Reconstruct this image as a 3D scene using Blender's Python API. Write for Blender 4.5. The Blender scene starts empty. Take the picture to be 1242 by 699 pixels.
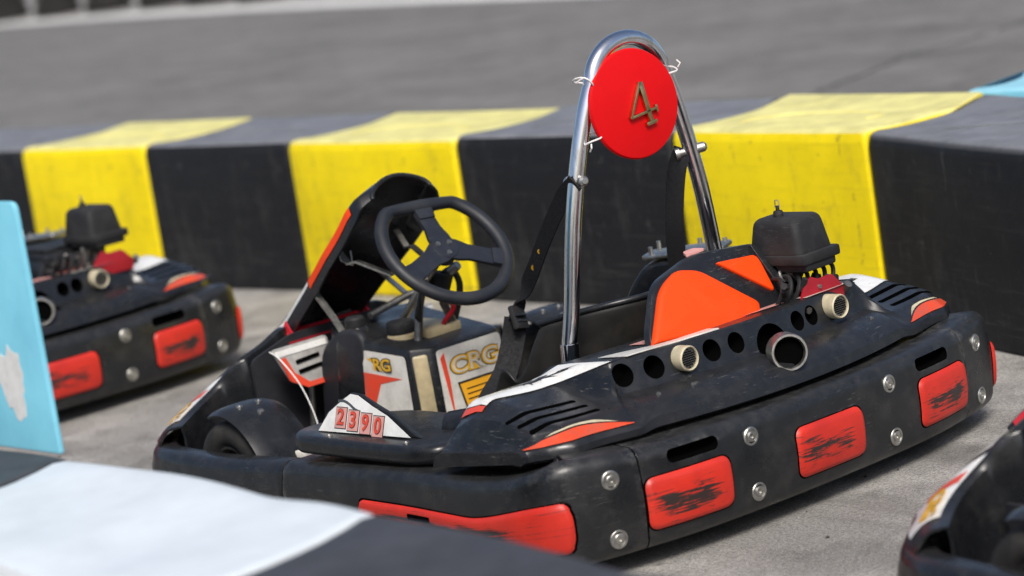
import bpy, bmesh, math, random
from mathutils import Vector, Matrix
random.seed(7)
R = math.radians
scene = bpy.context.scene
COL = scene.collection
DG = lambda: bpy.context.evaluated_depsgraph_get()

# ------------------------------------------------------------------ materials
def new_mat(name):
    m = bpy.data.materials.new(name); m.use_nodes = True
    nt = m.node_tree
    b = nt.nodes['Principled BSDF']
    return m, nt, b
def N(nt, typ, **kw):
    n = nt.nodes.new(typ)
    for k, v in kw.items():
        if k.startswith('i_'):
            key = k[2:]
            key = int(key) if key.isdigit() else key.replace('_', ' ')
            n.inputs[key].default_value = v
        else: setattr(n, k, v)
    return n
def L(nt, a, b): nt.links.new(a, b)
def coords(nt, scale=(1, 1, 1), kind='Object', rot=(0, 0, 0)):
    t = N(nt, 'ShaderNodeTexCoord'); mp = N(nt, 'ShaderNodeMapping')
    mp.inputs['Scale'].default_value = scale; mp.inputs['Rotation'].default_value = rot
    L(nt, t.outputs[kind], mp.inputs[0]); return mp.outputs[0]
def noise(nt, vec, scale, detail=4, rough=.6):
    n = N(nt, 'ShaderNodeTexNoise'); n.inputs['Scale'].default_value = scale
    n.inputs['Detail'].default_value = detail; n.inputs['Roughness'].default_value = rough
    L(nt, vec, n.inputs['Vector']); return n.outputs['Fac']
def ramp(nt, fac, stops):
    r = N(nt, 'ShaderNodeValToRGB'); e = r.color_ramp.elements
    while len(e) < len(stops): e.new(.5)
    for i, (p, c) in enumerate(stops):
        e[i].position = p; e[i].color = (c, c, c, 1) if isinstance(c, (int, float)) else (*c, 1)
    L(nt, fac, r.inputs[0]); return r.outputs[0]
def mix(nt, fac, a, b, blend='MIX'):
    m = N(nt, 'ShaderNodeMix'); m.data_type = 'RGBA'; m.blend_type = blend
    for sock, v in ((0, fac), (6, a), (7, b)):
        if isinstance(v, bpy.types.NodeSocket): L(nt, v, m.inputs[sock])
        elif sock == 0: m.inputs[0].default_value = v
        else: m.inputs[sock].default_value = (*v, 1) if len(v) == 3 else v
    return m.outputs[2]
def math_(nt, op, a, b=None):
    m = N(nt, 'ShaderNodeMath'); m.operation = op
    for i, v in enumerate((a, b)):
        if v is None: continue
        if isinstance(v, bpy.types.NodeSocket): L(nt, v, m.inputs[i])
        else: m.inputs[i].default_value = v
    return m.outputs[0]
def bump(nt, b, h, strength=.2, dist=.002):
    n = N(nt, 'ShaderNodeBump'); n.inputs['Strength'].default_value = strength; n.inputs['Distance'].default_value = dist
    L(nt, h, n.inputs['Height']); L(nt, n.outputs[0], b.inputs['Normal'])

def plastic(name, col, dust=(.16, .155, .145), dustamt=.35, scratch=.5, rough=(.32, .62), streak=(1.2, 1.2, 14), sc=9, spec=.5, coat=0, topdust=0.25, wear=0):
    """worn moulded plastic: base colour + dust clouds + thin stretched scratches"""
    m, nt, b = new_mat(name)
    v = coords(nt)
    n1 = noise(nt, v, sc, 6, .65)
    d = ramp(nt, n1, [(.48, 0), (.74, dustamt)])
    c = mix(nt, d, col, dust)
    vs = coords(nt, streak)
    n2 = noise(nt, vs, 26, 5, .7)
    n3 = noise(nt, v, 5, 2, .5)
    s = math_(nt, 'MULTIPLY', ramp(nt, n2, [(.60, 0), (.66, 1)]), ramp(nt, n3, [(.46, 0), (.64, 1)]))
    s = math_(nt, 'MULTIPLY', s, scratch)
    c = mix(nt, s, c, tuple(min(1, x * 1.0 + .13) for x in dust))
    g = N(nt, 'ShaderNodeNewGeometry'); sp = N(nt, 'ShaderNodeSeparateXYZ'); L(nt, g.outputs['Normal'], sp.inputs[0])
    up = math_(nt, 'MULTIPLY', ramp(nt, sp.outputs[2], [(.55, 0), (1, 1)]), topdust)
    up = math_(nt, 'MULTIPLY', up, ramp(nt, noise(nt, v, 22, 4), [(.3, .3), (.7, 1)]))
    c = mix(nt, up, c, dust)
    if wear:
        pt = ramp(nt, g.outputs['Pointiness'], [(.515, 0), (.56, 1)])
        wn_ = ramp(nt, noise(nt, v, 34, 5, .75), [(.44, 0), (.62, 1)])
        c = mix(nt, math_(nt, 'MULTIPLY', math_(nt, 'MULTIPLY', pt, wn_), wear), c, (.15, .148, .142))
    L(nt, c, b.inputs['Base Color'])
    L(nt, ramp(nt, noise(nt, v, 14, 5), [(.3, rough[0]), (.7, rough[1])]), b.inputs['Roughness'])
    b.inputs['Specular IOR Level'].default_value = spec
    b.inputs['Coat Weight'].default_value = coat
    bump(nt, b, noise(nt, v, 260, 3), .12, .001)
    return m
def simple(name, col, rough=.5, metal=0, var=.15, sc=12, bumpy=0, **kw):
    m, nt, b = new_mat(name)
    v = coords(nt); n1 = noise(nt, v, sc, 5)
    c = mix(nt, ramp(nt, n1, [(.35, 0), (.7, 1)]), col, tuple(x * (1 - var) for x in col))
    L(nt, c, b.inputs['Base Color']); b.inputs['Metallic'].default_value = metal
    L(nt, ramp(nt, noise(nt, v, sc * 1.7, 4), [(.3, max(.02, rough * .8)), (.7, min(1, rough * 1.2))]), b.inputs['Roughness'])
    if bumpy: bump(nt, b, noise(nt, v, 180, 3), bumpy, .001)
    for k, val in kw.items(): b.inputs[k.replace('_', ' ')].default_value = val
    return m
def scuffed_red():
    m, nt, b = new_mat('scuffed_red_plastic')
    uv = N(nt, 'ShaderNodeTexCoord'); sp = N(nt, 'ShaderNodeSeparateXYZ'); L(nt, uv.outputs['UV'], sp.inputs[0])
    dv = math_(nt, 'ABSOLUTE', math_(nt, 'SUBTRACT', sp.outputs[1], .46)); du = math_(nt, 'ABSOLUTE', math_(nt, 'SUBTRACT', sp.outputs[0], .55))
    mk = math_(nt, 'MULTIPLY', ramp(nt, dv, [(.08, 1), (.36, 0)]), ramp(nt, du, [(.24, 1), (.48, 0)]))
    v2 = coords(nt); vu = coords(nt, (1.7, 8.5, 1), 'UV', rot=(0, 0, .10))
    va = N(nt, 'ShaderNodeVectorMath'); va.operation = 'ADD'; L(nt, vu, va.inputs[0]); L(nt, coords(nt, (3, 3, 3)), va.inputs[1]); v = va.outputs[0]
    n1 = noise(nt, v, 2.5, 9, .76); n2 = noise(nt, v2, 9, 4, .6)
    e = math_(nt, 'ADD', math_(nt, 'MULTIPLY', mk, .20), n1)
    e = math_(nt, 'ADD', e, math_(nt, 'MULTIPLY', math_(nt, 'SUBTRACT', n2, .5), .25))
    s = ramp(nt, e, [(.625, 0), (.655, 1)])
    n3 = noise(nt, v2, 7, 4)
    base = mix(nt, ramp(nt, n3, [(.4, 0), (.7, 1)]), (.63, .030, .014), (.46, .020, .012))
    base = mix(nt, ramp(nt, noise(nt, coords(nt, (9, 9, 40)), 14, 5, .8), [(.62, 0), (.72, .5)]), base, (.30, .05, .035))
    L(nt, mix(nt, s, base, (.030, .020, .018)), b.inputs['Base Color'])
    L(nt, ramp(nt, n1, [(.3, .32), (.8, .6)]), b.inputs['Roughness'])
    bump(nt, b, e, .25, .002)
    return m
def sticker(name, col, dirt=.35, rough=.35, sc=20):
    m, nt, b = new_mat(name); v = coords(nt)
    n1 = noise(nt, v, sc, 6, .7); n2 = noise(nt, coords(nt, (1, 1, 5)), 45, 5, .7)
    d = ramp(nt, n1, [(.42, 0), (.75, dirt)])
    c = mix(nt, d, col, (.16, .14, .11))
    c = mix(nt, ramp(nt, n2, [(.66, 0), (.72, dirt * 1.4)]), c, (.05, .045, .04))
    L(nt, c, b.inputs['Base Color']); b.inputs['Roughness'].default_value = rough
    return m
def worn_chrome():
    m, nt, b = new_mat('chrome_tube'); v = coords(nt, (1, 1, .25))
    n1 = noise(nt, v, 30, 5, .7)
    L(nt, mix(nt, ramp(nt, n1, [(.5, 0), (.72, .7)]), (.80, .81, .83), (.42, .36, .31)), b.inputs['Base Color'])
    b.inputs['Metallic'].default_value = 1
    L(nt, ramp(nt, n1, [(.4, .10), (.75, .34)]), b.inputs['Roughness'])
    return m

M = {}
M['black'] = plastic('black_plastic', (.010, .011, .013), dustamt=.09, scratch=.34, topdust=.08, rough=(.20, .42), sc=26)
M['bumper'] = plastic('black_bumper_plastic', (.011, .012, .0135), wear=.6, dustamt=.20, scratch=.32, topdust=.12, rough=(.22, .46), dust=(.095, .09, .08), sc=15)
M['matte'] = plastic('matte_black', (.009, .009, .010), sc=18, dustamt=.10, scratch=.2, topdust=.1, rough=(.6, .85))
M['inner'] = plastic('inner_black', (.011, .012, .016), dustamt=.08, scratch=.12, topdust=.06, rough=(.5, .75))
M['seat'] = plastic('seat_black', (.012, .011, .010), dustamt=.32, scratch=.25, topdust=.15, rough=(.45, .7), dust=(.07, .06, .048))
M['wheel'] = plastic('steering_black', (.011, .013, .018), dustamt=.10, scratch=.15, topdust=.12, rough=(.42, .6))
M['spoke'] = plastic('spoke_navy', (.010, .013, .021), dustamt=.12, scratch=.1, topdust=.1, rough=(.4, .55))
M['red'] = scuffed_red()
M['orange'] = plastic('orange_plastic', (.92, .060, .002), dust=(.62, .10, .02), dustamt=.2, scratch=.10, topdust=.05, rough=(.4, .6), spec=.3)
M['disc'] = simple('red_disc_paint', (.66, .001, .003), .5, var=.15, sc=5, Specular_IOR_Level=.25)
M['chrome'] = worn_chrome()
M['steel'] = simple('stainless_steel', (.56, .55, .51), .42, 1, .35, 60)
M['alloy'] = simple('dull_alloy', (.33, .32, .30), .5, 1, .5, 40)
M['plate'] = simple('pale_grey_paint', (.42, .41, .39), .35, 0, .4, 30)
M['brass'] = simple('brass', (.62, .46, .22), .22, 1, .3, 60)
M['cream'] = simple('cream_pipe', (.60, .53, .36), .55, 0, .35, 40)
M['hole'] = simple('hole_black', (.0025, .0025, .0025), .95, Specular_IOR_Level=.0)  # near-black colour paints in the shade inside holes, slots and recesses
M['rubber'] = plastic('tyre_rubber', (.016, .015, .014), dustamt=.5, scratch=.2, topdust=.2, rough=(.7, .95), dust=(.075, .068, .06), sc=14)
M['belt'] = simple('belt_webbing', (.007, .007, .009), .8, 0, .3, 80, .3)
M['white'] = sticker('white_sticker', (.66, .64, .58), .42)
M['bright'] = sticker('bright_sticker', (.80, .80, .77), .3, .25)
M['redst'] = sticker('red_sticker', (.72, .06, .025), .3)
M['orst'] = sticker('orange_sticker', (.66, .065, .02), .6)
M['crimson'] = sticker('crimson_sticker', (.58, .012, .03), .2)
M['gold'] = sticker('gold_sticker', (.78, .44, .03), .2)
M['amber'] = sticker('amber_sticker', (.88, .42, .02), .12)
M['blackst'] = sticker('black_ink', (.02, .018, .016), .15)
M['pink'] = sticker('pink_sticker', (.70, .34, .30), .35)
M['tank'] = simple('tank_plastic', (.50, .41, .24), .45, 0, .45, 16, Subsurface_Weight=.12)
M['redtin'] = simple('red_tin', (.34, .008, .018), .35, 0, .2, 30)
M['tie'] = simple('zip_tie', (.78, .74, .72), .4)
M['yel'] = simple('yellow_tag', (.75, .62, .03), .5)

# ------------------------------------------------------------------ mesh helpers
def link(name, me, mat=None, parent=None, smooth=True):
    o = bpy.data.objects.new(name, me); COL.objects.link(o)
    if mat is not None:
        me.materials.clear(); me.materials.append(mat)
    for p in me.polygons: p.use_smooth = smooth
    if parent: o.parent = parent
    return o
def mesh(name, verts, faces, mat, parent=None, smooth=True, fixn=True, uvs=None):
    me = bpy.data.meshes.new(name); me.from_pydata([tuple(v) for v in verts], [], faces); me.update()
    if uvs:
        ul = me.uv_layers.new(name='UVMap')
        for lp in me.loops: ul.data[lp.index].uv = uvs[lp.vertex_index]
    if fixn:
        bm = bmesh.new(); bm.from_mesh(me); bmesh.ops.recalc_face_normals(bm, faces=bm.faces); bm.to_mesh(me); bm.free()
    return link(name, me, mat, parent, smooth)
def autosmooth(o, ang=35):
    bm = bmesh.new(); bm.from_mesh(o.data)
    for f in bm.faces: f.smooth = True
    for e in bm.edges:
        if len(e.link_faces) == 2 and e.calc_face_angle(0) > R(ang): e.smooth = False
    bm.to_mesh(o.data); bm.free(); return o
def apply_mods(o):
    bpy.context.view_layer.update()
    me = bpy.data.meshes.new_from_object(o.evaluated_get(DG())); o.modifiers.clear(); o.data = me; return o
def bevel(o, w, seg=2, ang=35):
    md = o.modifiers.new('b', 'BEVEL'); md.width = w; md.segments = seg; md.limit_method = 'ANGLE'; md.angle_limit = R(ang)
    apply_mods(o); return autosmooth(o, 40)
def cut(o, cutters):
    """boolean difference; cutters are removed afterwards"""
    for c in cutters:
        md = o.modifiers.new('c', 'BOOLEAN'); md.operation = 'DIFFERENCE'; md.solver = 'EXACT'; md.object = c; md.material_mode = 'TRANSFER'; c.data.materials.clear(); c.data.materials.append(M['hole'])
    apply_mods(o)
    for c in cutters: bpy.data.objects.remove(c, do_unlink=True)
    return autosmooth(o, 38)
def join_bm(parts):
    bm = bmesh.new()
    for p in parts: bm.from_mesh(p)
    me = bpy.data.meshes.new('m'); bm.to_mesh(me); bm.free(); return me
def merge(name, objs, mat, parent, ang=40):
    """several primitives joined into ONE mesh part"""
    bm = bmesh.new()
    for o in objs:
        me = o.data.copy(); me.transform(o.matrix_basis); bm.from_mesh(me); bpy.data.meshes.remove(me)
    me = bpy.data.meshes.new(name); bm.to_mesh(me); bm.free()
    for o in objs: bpy.data.objects.remove(o, do_unlink=True)
    o = link(name, me, mat, parent); return autosmooth(o, ang)
def catmull(pts, n=8):
    pts = [Vector(p) for p in pts]; out = []
    P = [2 * pts[0] - pts[1]] + pts + [2 * pts[-1] - pts[-2]]
    for i in range(1, len(P) - 2):
        p0, p1, p2, p3 = P[i - 1:i + 3]
        for k in range(n):
            t = k / n
            out.append(.5 * ((2 * p1) + (p2 - p0) * t + (2 * p0 - 5 * p1 + 4 * p2 - p3) * t * t + (3 * p1 - p0 - 3 * p2 + p3) * t ** 3))
    out.append(pts[-1]); return out
def tube(name, pts, r, mat, parent=None, seg=14, smooth_n=0, cap=True, flat=None, up=None):
    """swept tube; r number or list; flat=(w,h) sweeps a rectangle (belts, straps)"""
    if smooth_n: 
        pts4 = [tuple(p) for p in pts]; pts = catmull(pts4, smooth_n)
    pts = [Vector(p) for p in pts]; n = len(pts)
    rs = r if isinstance(r, (list, tuple)) else [r] * n
    if len(rs) != n: rs = [rs[min(len(rs) - 1, int(i * len(rs) / n))] for i in range(n)]
    vs, fs = [], []; ref = Vector(up) if up else None
    prev = None
    for i, p in enumerate(pts):
        t = (pts[min(n - 1, i + 1)] - pts[max(0, i - 1)]).normalized()
        if prev is None:
            a = ref or (Vector((0, 0, 1)) if abs(t.z) < .9 else Vector((1, 0, 0)))
            u = (a - t * a.dot(t)).normalized()
        else: u = ((ref if ref else prev) - t * (ref if ref else prev).dot(t)).normalized()
        prev = u; w = t.cross(u)
        if flat:
            a, b = flat[0] / 2, flat[1] / 2
            for (x, y) in ((a, b), (-a, b), (-a, -b), (a, -b)): vs.append(p + w * x + u * y)
            s_ = 4
        else:
            s_ = seg
            for k in range(seg):
                an = 2 * math.pi * k / seg; vs.append(p + (u * math.cos(an) + w * math.sin(an)) * rs[i])
    for i in range(n - 1):
        for k in range(s_):
            a = i * s_ + k; b = i * s_ + (k + 1) % s_
            fs.append((a, b, b + s_, a + s_))
    if cap: fs.append(tuple(range(s_))[::-1]); fs.append(tuple((n - 1) * s_ + k for k in range(s_)))
    o = mesh(name, vs, fs, mat, parent, smooth=not flat); return autosmooth(o, 50)
def box(name, c, d, mat, parent=None, bev=0, rot=None, taper=None, seg=2):
    """box centre c, size d; taper scales the top face (x,y)"""
    vs = []
    for z in (-.5, .5):
        for y in (-.5, .5):
            for x in (-.5, .5):
                tx, ty = (taper if (taper and z > 0) else (1, 1))
                vs.append(Vector((x * d[0] * tx, y * d[1] * ty, z * d[2])))
    if rot: mt = Matrix.Rotation(R(rot[2]), 3, 'Z') @ Matrix.Rotation(R(rot[1]), 3, 'Y') @ Matrix.Rotation(R(rot[0]), 3, 'X'); vs = [mt @ v for v in vs]
    vs = [v + Vector(c) for v in vs]
    o = mesh(name, vs, [(0, 1, 3, 2), (4, 6, 7, 5), (0, 4, 5, 1), (2, 3, 7, 6), (0, 2, 6, 4), (1, 5, 7, 3)], mat, parent, False)
    if bev: bevel(o, bev, seg)
    return o
def lathe(name, prof, origin, axis, mat, parent=None, seg=32, ang=35):
    """prof: (radius, height) pairs revolved about axis at origin"""
    ax = Vector(axis).normalized(); a = Vector((0, 0, 1)) if abs(ax.z) < .9 else Vector((1, 0, 0))
    u = (a - ax * a.dot(ax)).normalized(); w = ax.cross(u); o0 = Vector(origin); vs, fs = [], []
    for (r, h) in prof:
        for k in range(seg):
            an = 2 * math.pi * k / seg; vs.append(o0 + ax * h + (u * math.cos(an) + w * math.sin(an)) * max(r, 1e-5))
    for i in range(len(prof) - 1):
        for k in range(seg):
            a_ = i * seg + k; b_ = i * seg + (k + 1) % seg; fs.append((a_, b_, b_ + seg, a_ + seg))
    me_o = mesh(name, vs, fs, mat, parent)
    bm = bmesh.new(); bm.from_mesh(me_o.data); bmesh.ops.remove_doubles(bm, verts=bm.verts, dist=1e-4); bmesh.ops.recalc_face_normals(bm, faces=bm.faces); bm.to_mesh(me_o.data); bm.free()
    return autosmooth(me_o, ang)
def cyl(name, a, b, r, mat, parent=None, seg=24, r2=None):
    a, b = Vector(a), Vector(b); h = (b - a).length
    return lathe(name, [(0, 0), (r, 0), (r2 or r, h), (0, h)], a, b - a, mat, parent, seg)
def prism(name, poly, vec, mat, parent=None, bev=0, smooth=False, seg=2):
    """poly = list of 3-D points, extruded along vec"""
    n = len(poly); vec = Vector(vec); vs = [Vector(p) for p in poly] + [Vector(p) + vec for p in poly]
    fs = [tuple(range(n))[::-1], tuple(range(n, 2 * n))] + [(i, (i + 1) % n, n + (i + 1) % n, n + i) for i in range(n)]
    o = mesh(name, vs, fs, mat, parent, smooth)
    if bev: bevel(o, bev, seg)
    return o
def roundpoly(pts, rad, n=5):
    out = []; m = len(pts); P = [Vector(p) for p in pts]
    rr = rad if isinstance(rad, (list, tuple)) else [rad] * m
    for i in range(m):
        a, b, c = P[i - 1], P[i], P[(i + 1) % m]
        d1 = (a - b); d2 = (c - b); r = min(rr[i], d1.length * .48, d2.length * .48)
        p1 = b + d1.normalized() * r; p2 = b + d2.normalized() * r
        if r < 1e-5: out.append(b); continue
        for k in range(n + 1):
            t = k / n; out.append(p1 * (1 - t) ** 2 + b * 2 * t * (1 - t) + p2 * t * t)
    return out
def pillow(name, poly, nrm, thick, mat, parent=None, rings=4, crown=0.0, edge=.012):
    """raised cushion over a 3-D outline: steep rounded rim, gently crowned middle"""
    nrm = Vector(nrm).normalized(); P = [Vector(p) for p in poly]; c = sum(P, Vector()) / len(P); n = len(P)
    vs = [p - nrm * .004 for p in P] + list(P); lv = [(1, thick * .0)]
    size = max((p - c).length for p in P)
    levels = [(1 - edge * .3 / size, thick * .55), (1 - edge / size, thick * .92), (1 - 2 * edge / size, thick)] + [(f, thick + crown * (1 - f * f)) for f in (.62, .38, .18)]
    for f, h in levels: vs += [c + (p - c) * f + nrm * h for p in P]
    vs.append(c + nrm * (thick + crown)); fs = []
    for r_ in range(len(levels) + 1):
        for i in range(n): a = r_ * n + i; b = r_ * n + (i + 1) % n; fs.append((a, b, b + n, a + n))
    k = (len(levels) + 1) * n
    for i in range(n): fs.append((k + i, k + (i + 1) % n, len(vs) - 1))
    fs.append(tuple(range(n))[::-1])
    o = mesh(name, vs, fs, mat, parent); return autosmooth(o, 60)
def text_obj(name, s, size, origin, xdir, ydir, mat, parent, sx=1, off=0, ext=.0004):
    cu = bpy.data.curves.new('t', 'FONT'); cu.body = s; cu.size = size; cu.extrude = ext; cu.offset = off
    cu.align_x = 'CENTER'; cu.align_y = 'CENTER'
    t = bpy.data.objects.new('t', cu); COL.objects.link(t); bpy.context.view_layer.update()
    me = bpy.data.meshes.new_from_object(t.evaluated_get(DG())); bpy.data.objects.remove(t)
    X = Vector(xdir).normalized(); Y = Vector(ydir); Y = (Y - X * Y.dot(X)).normalized(); Z = X.cross(Y)
    me.transform(Matrix(((X.x, Y.x, Z.x, origin[0]), (X.y, Y.y, Z.y, origin[1]), (X.z, Y.z, Z.z, origin[2]), (0, 0, 0, 1))) @ Matrix.Diagonal((sx, 1, 1, 1)))
    return link(name, me, mat, parent, False)
def interp(tab, x):
    if x <= tab[0][0]: return tab[0][1]
    for (a, fa), (b, fb) in zip(tab, tab[1:]):
        if x <= b:
            t = (x - a) / (b - a)
            if isinstance(fa, (int, float)): return fa + (fb - fa) * t
            return [p + (q - p) * t for p, q in zip(fa, fb)]
    return tab[-1][1]
def surf_point(fn, u, v, off, sign=1):
    p = fn(u, v); e = 1e-3
    du = fn(u + e, v) - fn(u - e, v); dv = fn(u, v + e) - fn(u, v - e)
    n = du.cross(dv)
    if n.length < 1e-12: return p
    return p + n.normalized() * off * sign
def surf_strip(name, fn, us, lo, hi, off, mat, parent, sign=1, nv=5):
    """thin sheet lying off a surface fn(u,v): us samples, v between lo(u) and hi(u)"""
    vs, fs = [], []
    for u in us:
        for k in range(nv + 1):
            v = lo(u) + (hi(u) - lo(u)) * k / nv; vs.append(surf_point(fn, u, v, off, sign))
    for i in range(len(us) - 1):
        for k in range(nv): a = i * (nv + 1) + k; fs.append((a, a + 1, a + nv + 2, a + nv + 1))
    return mesh(name, vs, fs, mat, parent, True, fixn=False)
def lin(a, b, n): return [a + (b - a) * i / (n - 1) for i in range(n)]

def empty(name, loc, label=None, cat=None, group=None):
    o = bpy.data.objects.new(name, None); COL.objects.link(o); o.location = loc; o.empty_display_size = .1
    if label: o['label'] = label
    if cat: o['category'] = cat
    if group: o['group'] = group
    return o
def tag(o, label, cat, group=None):
    o['label'] = label; o['category'] = cat
    if group: o['group'] = group
    return o

# ================================================================== THE GO-KART
# kart frame: +Y forward, +X driver's right, Z up, origin on the ground in the middle
PLAN = [(0, -.945, .268, .045), (-.15, -.943, .268, .045), (-.30, -.936, .268, .045), (-.43, -.922, .268, .045), (-.545, -.897, .272, .045), (-.645, -.870, .280, .045), (-.722, -.832, .280, .045),
        (-.752, -.755, .260, .048), (-.748, -.62, .236, .05), (-.732, -.45, .228, .05), (-.72, -.30, .224, .05), (-.715, -.05, .216, .05), (-.705, .18, .206, .05), (-.69, .50, .19, .05),
        (-.665, .75, .186, .05), (-.622, .85, .180, .05), (-.562, .93, .176, .05), (-.46, 1.0, .18, .05), (-.30, 1.055, .18, .05), (-.12, 1.10, .18, .05), (0, 1.11, .18, .05)]
full = PLAN + [(-x, y, a, b) for (x, y, a, b) in PLAN[-2:0:-1]]
dense = []
nP = len(full)
for i in range(nP):
    p0, p1, p2, p3 = [Vector(full[(i + k) % nP]) for k in (-1, 0, 1, 2)]
    for k in range(10):
        t = k / 10; dense.append(.5 * ((2 * p1) + (p2 - p0) * t + (2 * p0 - 5 * p1 + 4 * p2 - p3) * t * t + (3 * p1 - p0 - 3 * p2 + p3) * t ** 3))
cum = [0]
for i in range(len(dense)): a, b = dense[i], dense[(i + 1) % len(dense)]; cum.append(cum[-1] + math.hypot(b[0] - a[0], b[1] - a[1]))
TOT = cum[-1]
import bisect
def path(s):
    s = s % TOT; i = min(bisect.bisect_right(cum, s) - 1, len(dense) - 1); t = (s - cum[i]) / max(1e-9, cum[i + 1] - cum[i])
    return dense[i].lerp(dense[(i + 1) % len(dense)], t)
def path_n(s):
    a, b = path(s - .012), path(s + .012); d = Vector((b[0] - a[0], b[1] - a[1])); d.normalize()
    return Vector((-d.y, d.x)) * -1     # outward: the path runs rear -> left -> front
n_chk = path_n(0.0)
NS = 1 if n_chk.y < 0 else -1
CR = .034
def bump_off(z, zb, zt):
    if z > zt - CR: q = min(1, (z - (zt - CR)) / CR); return -CR + CR * math.sqrt(max(0, 1 - q * q))
    if z < zb + CR: q = min(1, ((zb + CR) - z) / CR); return -CR + CR * math.sqrt(max(0, 1 - q * q))
    h = (z - zb - CR) / max(.01, zt - zb - 2 * CR); return .008 * math.sin(math.pi * h)
def bumper_s(s, z):
    P = path(s); n = path_n(s) * NS; o = bump_off(z, P[3], P[2])
    return Vector((P[0] + n.x * o, P[1] + n.y * o, z))
def s_of(x, y):
    return min(((cum[i], (dense[i][0] - x) ** 2 + (dense[i][1] - y) ** 2) for i in range(len(dense))), key=lambda t: t[1])[0]
def bumper_piece(name, s0, s1, parent, mat, depth=.15, cutters=(), step=.02):
    n = max(4, int((s1 - s0) / step)); vs, fs = [], []; K = None
    for s in lin(s0, s1, n + 1):
        P = path(s); nn = path_n(s) * NS; zt, zb = P[2], P[3]; sec = []
        for k in range(7): q = math.pi / 2 * k / 6; sec.append((-CR + CR * math.sin(q), zb + CR - CR * math.cos(q)))
        for k in range(1, 5): h = k / 5; sec.append((.008 * math.sin(math.pi * h), zb + CR + (zt - zb - 2 * CR) * h))
        for k in range(7): q = math.pi / 2 * k / 6; sec.append((-CR + CR * math.cos(q), zt - CR + CR * math.sin(q)))
        sec += [(-depth + .01, zt - .002), (-depth, zt - .012), (-depth, zb + .012), (-depth + .01, zb)]
        K = len(sec)
        for o_, z in sec: vs.append((P[0] + nn.x * o_, P[1] + nn.y * o_, z))
    for i in range(n):
        for k in range(K): a = i * K + k; b = i * K + (k + 1) % K; fs.append((a, b, b + K, a + K))
    fs.append(tuple(range(K))[::-1]); fs.append(tuple(n * K + k for k in range(K)))
    o = mesh(name, vs, fs, mat, parent)
    if cutters: cut(o, list(cutters))
    bevel(o, .004, 2, 60)
    return o
def bumper_panel(name, s0, s1, z0, z1, rad, mat, parent, h=.007, base=-.004, n=22, nv=12, crown=.004):
    """rounded-rectangle insert following the bumper; z0,z1 may be functions of s"""
    f0 = z0 if callable(z0) else (lambda s: z0); f1 = z1 if callable(z1) else (lambda s: z1)
    W_ = s1 - s0; vs, fs, uv = [], [], []
    for i in range(n + 1):
        for j in range(nv + 1):
            a = -math.cos(math.pi * i / n) if False else (2 * i / n - 1); b = 2 * j / nv - 1
            a = math.copysign(abs(a) ** .75, a); b = math.copysign(abs(b) ** .75, b)
            Hh = f1((s0 + s1) / 2) - f0((s0 + s1) / 2)
            hx, hz = W_ / 2, Hh / 2; x, y = a * hx, b * hz
            # push corner grid points onto the rounded corner
            cx, cy = hx - rad, hz - rad
            if abs(x) > cx and abs(y) > cy:
                dx, dy = abs(x) - cx, abs(y) - cy; m_ = max(dx, dy); l = math.hypot(dx, dy)
                if l > 1e-9: dx, dy = dx * m_ / l, dy * m_ / l
                x = math.copysign(cx + dx, x); y = math.copysign(cy + dy, y)
            # distance to edge
            if abs(x) > cx and abs(y) > cy: d = rad - math.hypot(abs(x) - cx, abs(y) - cy)
            else: d = min(hx - abs(x), hz - abs(y))
            q = min(1, max(0, d) / .012); off = base + (h - base) * math.sqrt(max(0, 1 - (1 - q) ** 2)) + crown * (1 - (x / hx) ** 2) * (1 - (y / hz) ** 2)
            s = (s0 + s1) / 2 + x; zz0, zz1 = f0(s), f1(s); z = zz0 + (zz1 - zz0) * (y / hz * .5 + .5)
            P = path(s); nn = path_n(s) * NS; o_ = bump_off(z, P[3], P[2]) + off
            vs.append((P[0] + nn.x * o_, P[1] + nn.y * o_, z)); uv.append(((s0 - s) / (s0 - s1) if W_ else 0, (z - zz0) / (zz1 - zz0)))
    for i in range(n):
        for j in range(nv): a = i * (nv + 1) + j; fs.append((a, a + 1, a + nv + 2, a + nv + 1))
    o = mesh(name, vs, fs, mat, parent, True, fixn=False, uvs=uv)
    return o
def bolt(parent, s=None, z=None, at=None, nrm=None, r=.0195):
    if at is None:
        at = bumper_s(s, z); n2 = path_n(s) * NS; nrm = Vector((n2.x, n2.y, 0))
    at = Vector(at); nrm = Vector(nrm).normalized()
    b = lathe('bolt', [(r * 1.1, -.004), (r * 1.12, .001), (r * 1.0, .0035), (r * .82, .0035), (r * .78, .0015), (r * .60, .0015), (r * .58, .0035), (r * .5, .0045), (r * .27, .0045), (r * .24, .0005), (0, .0005)], at, nrm, M['steel'], parent, 20, 30)
    return b

# pod cover over the rear wheels and engines: sections (y,z) at |x|
SEC_C = [(-.50, .30), (-.512, .36), (-.525, .402), (-.60, .412), (-.70, .420), (-.757, .425), (-.764, .4215), (-.769, .413), (-.786, .358), (-.791, .350), (-.840, .340), (-.872, .326), (-.892, .306), (-.898, .284), (-.885, .277), (-.80, .280)]
SEC_W = [(-.42, .25), (-.435, .30), (-.450, .350), (-.475, .376), (-.525, .384), (-.60, .371), (-.67, .353), (-.735, .338), (-.748, .333), (-.758, .326), (-.790, .306), (-.797, .301), (-.803, .293), (-.805, .279), (-.795, .272), (-.74, .28)]
SEC_V = [(-.42, .245), (-.430, .275), (-.440, .300), (-.47, .328), (-.53, .350), (-.60, .352), (-.66, .345), (-.705, .334), (-.718, .329), (-.727, .320), (-.757, .303), (-.763, .299), (-.767, .291), (-.769, .277), (-.759, .270), (-.72, .275)]
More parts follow.
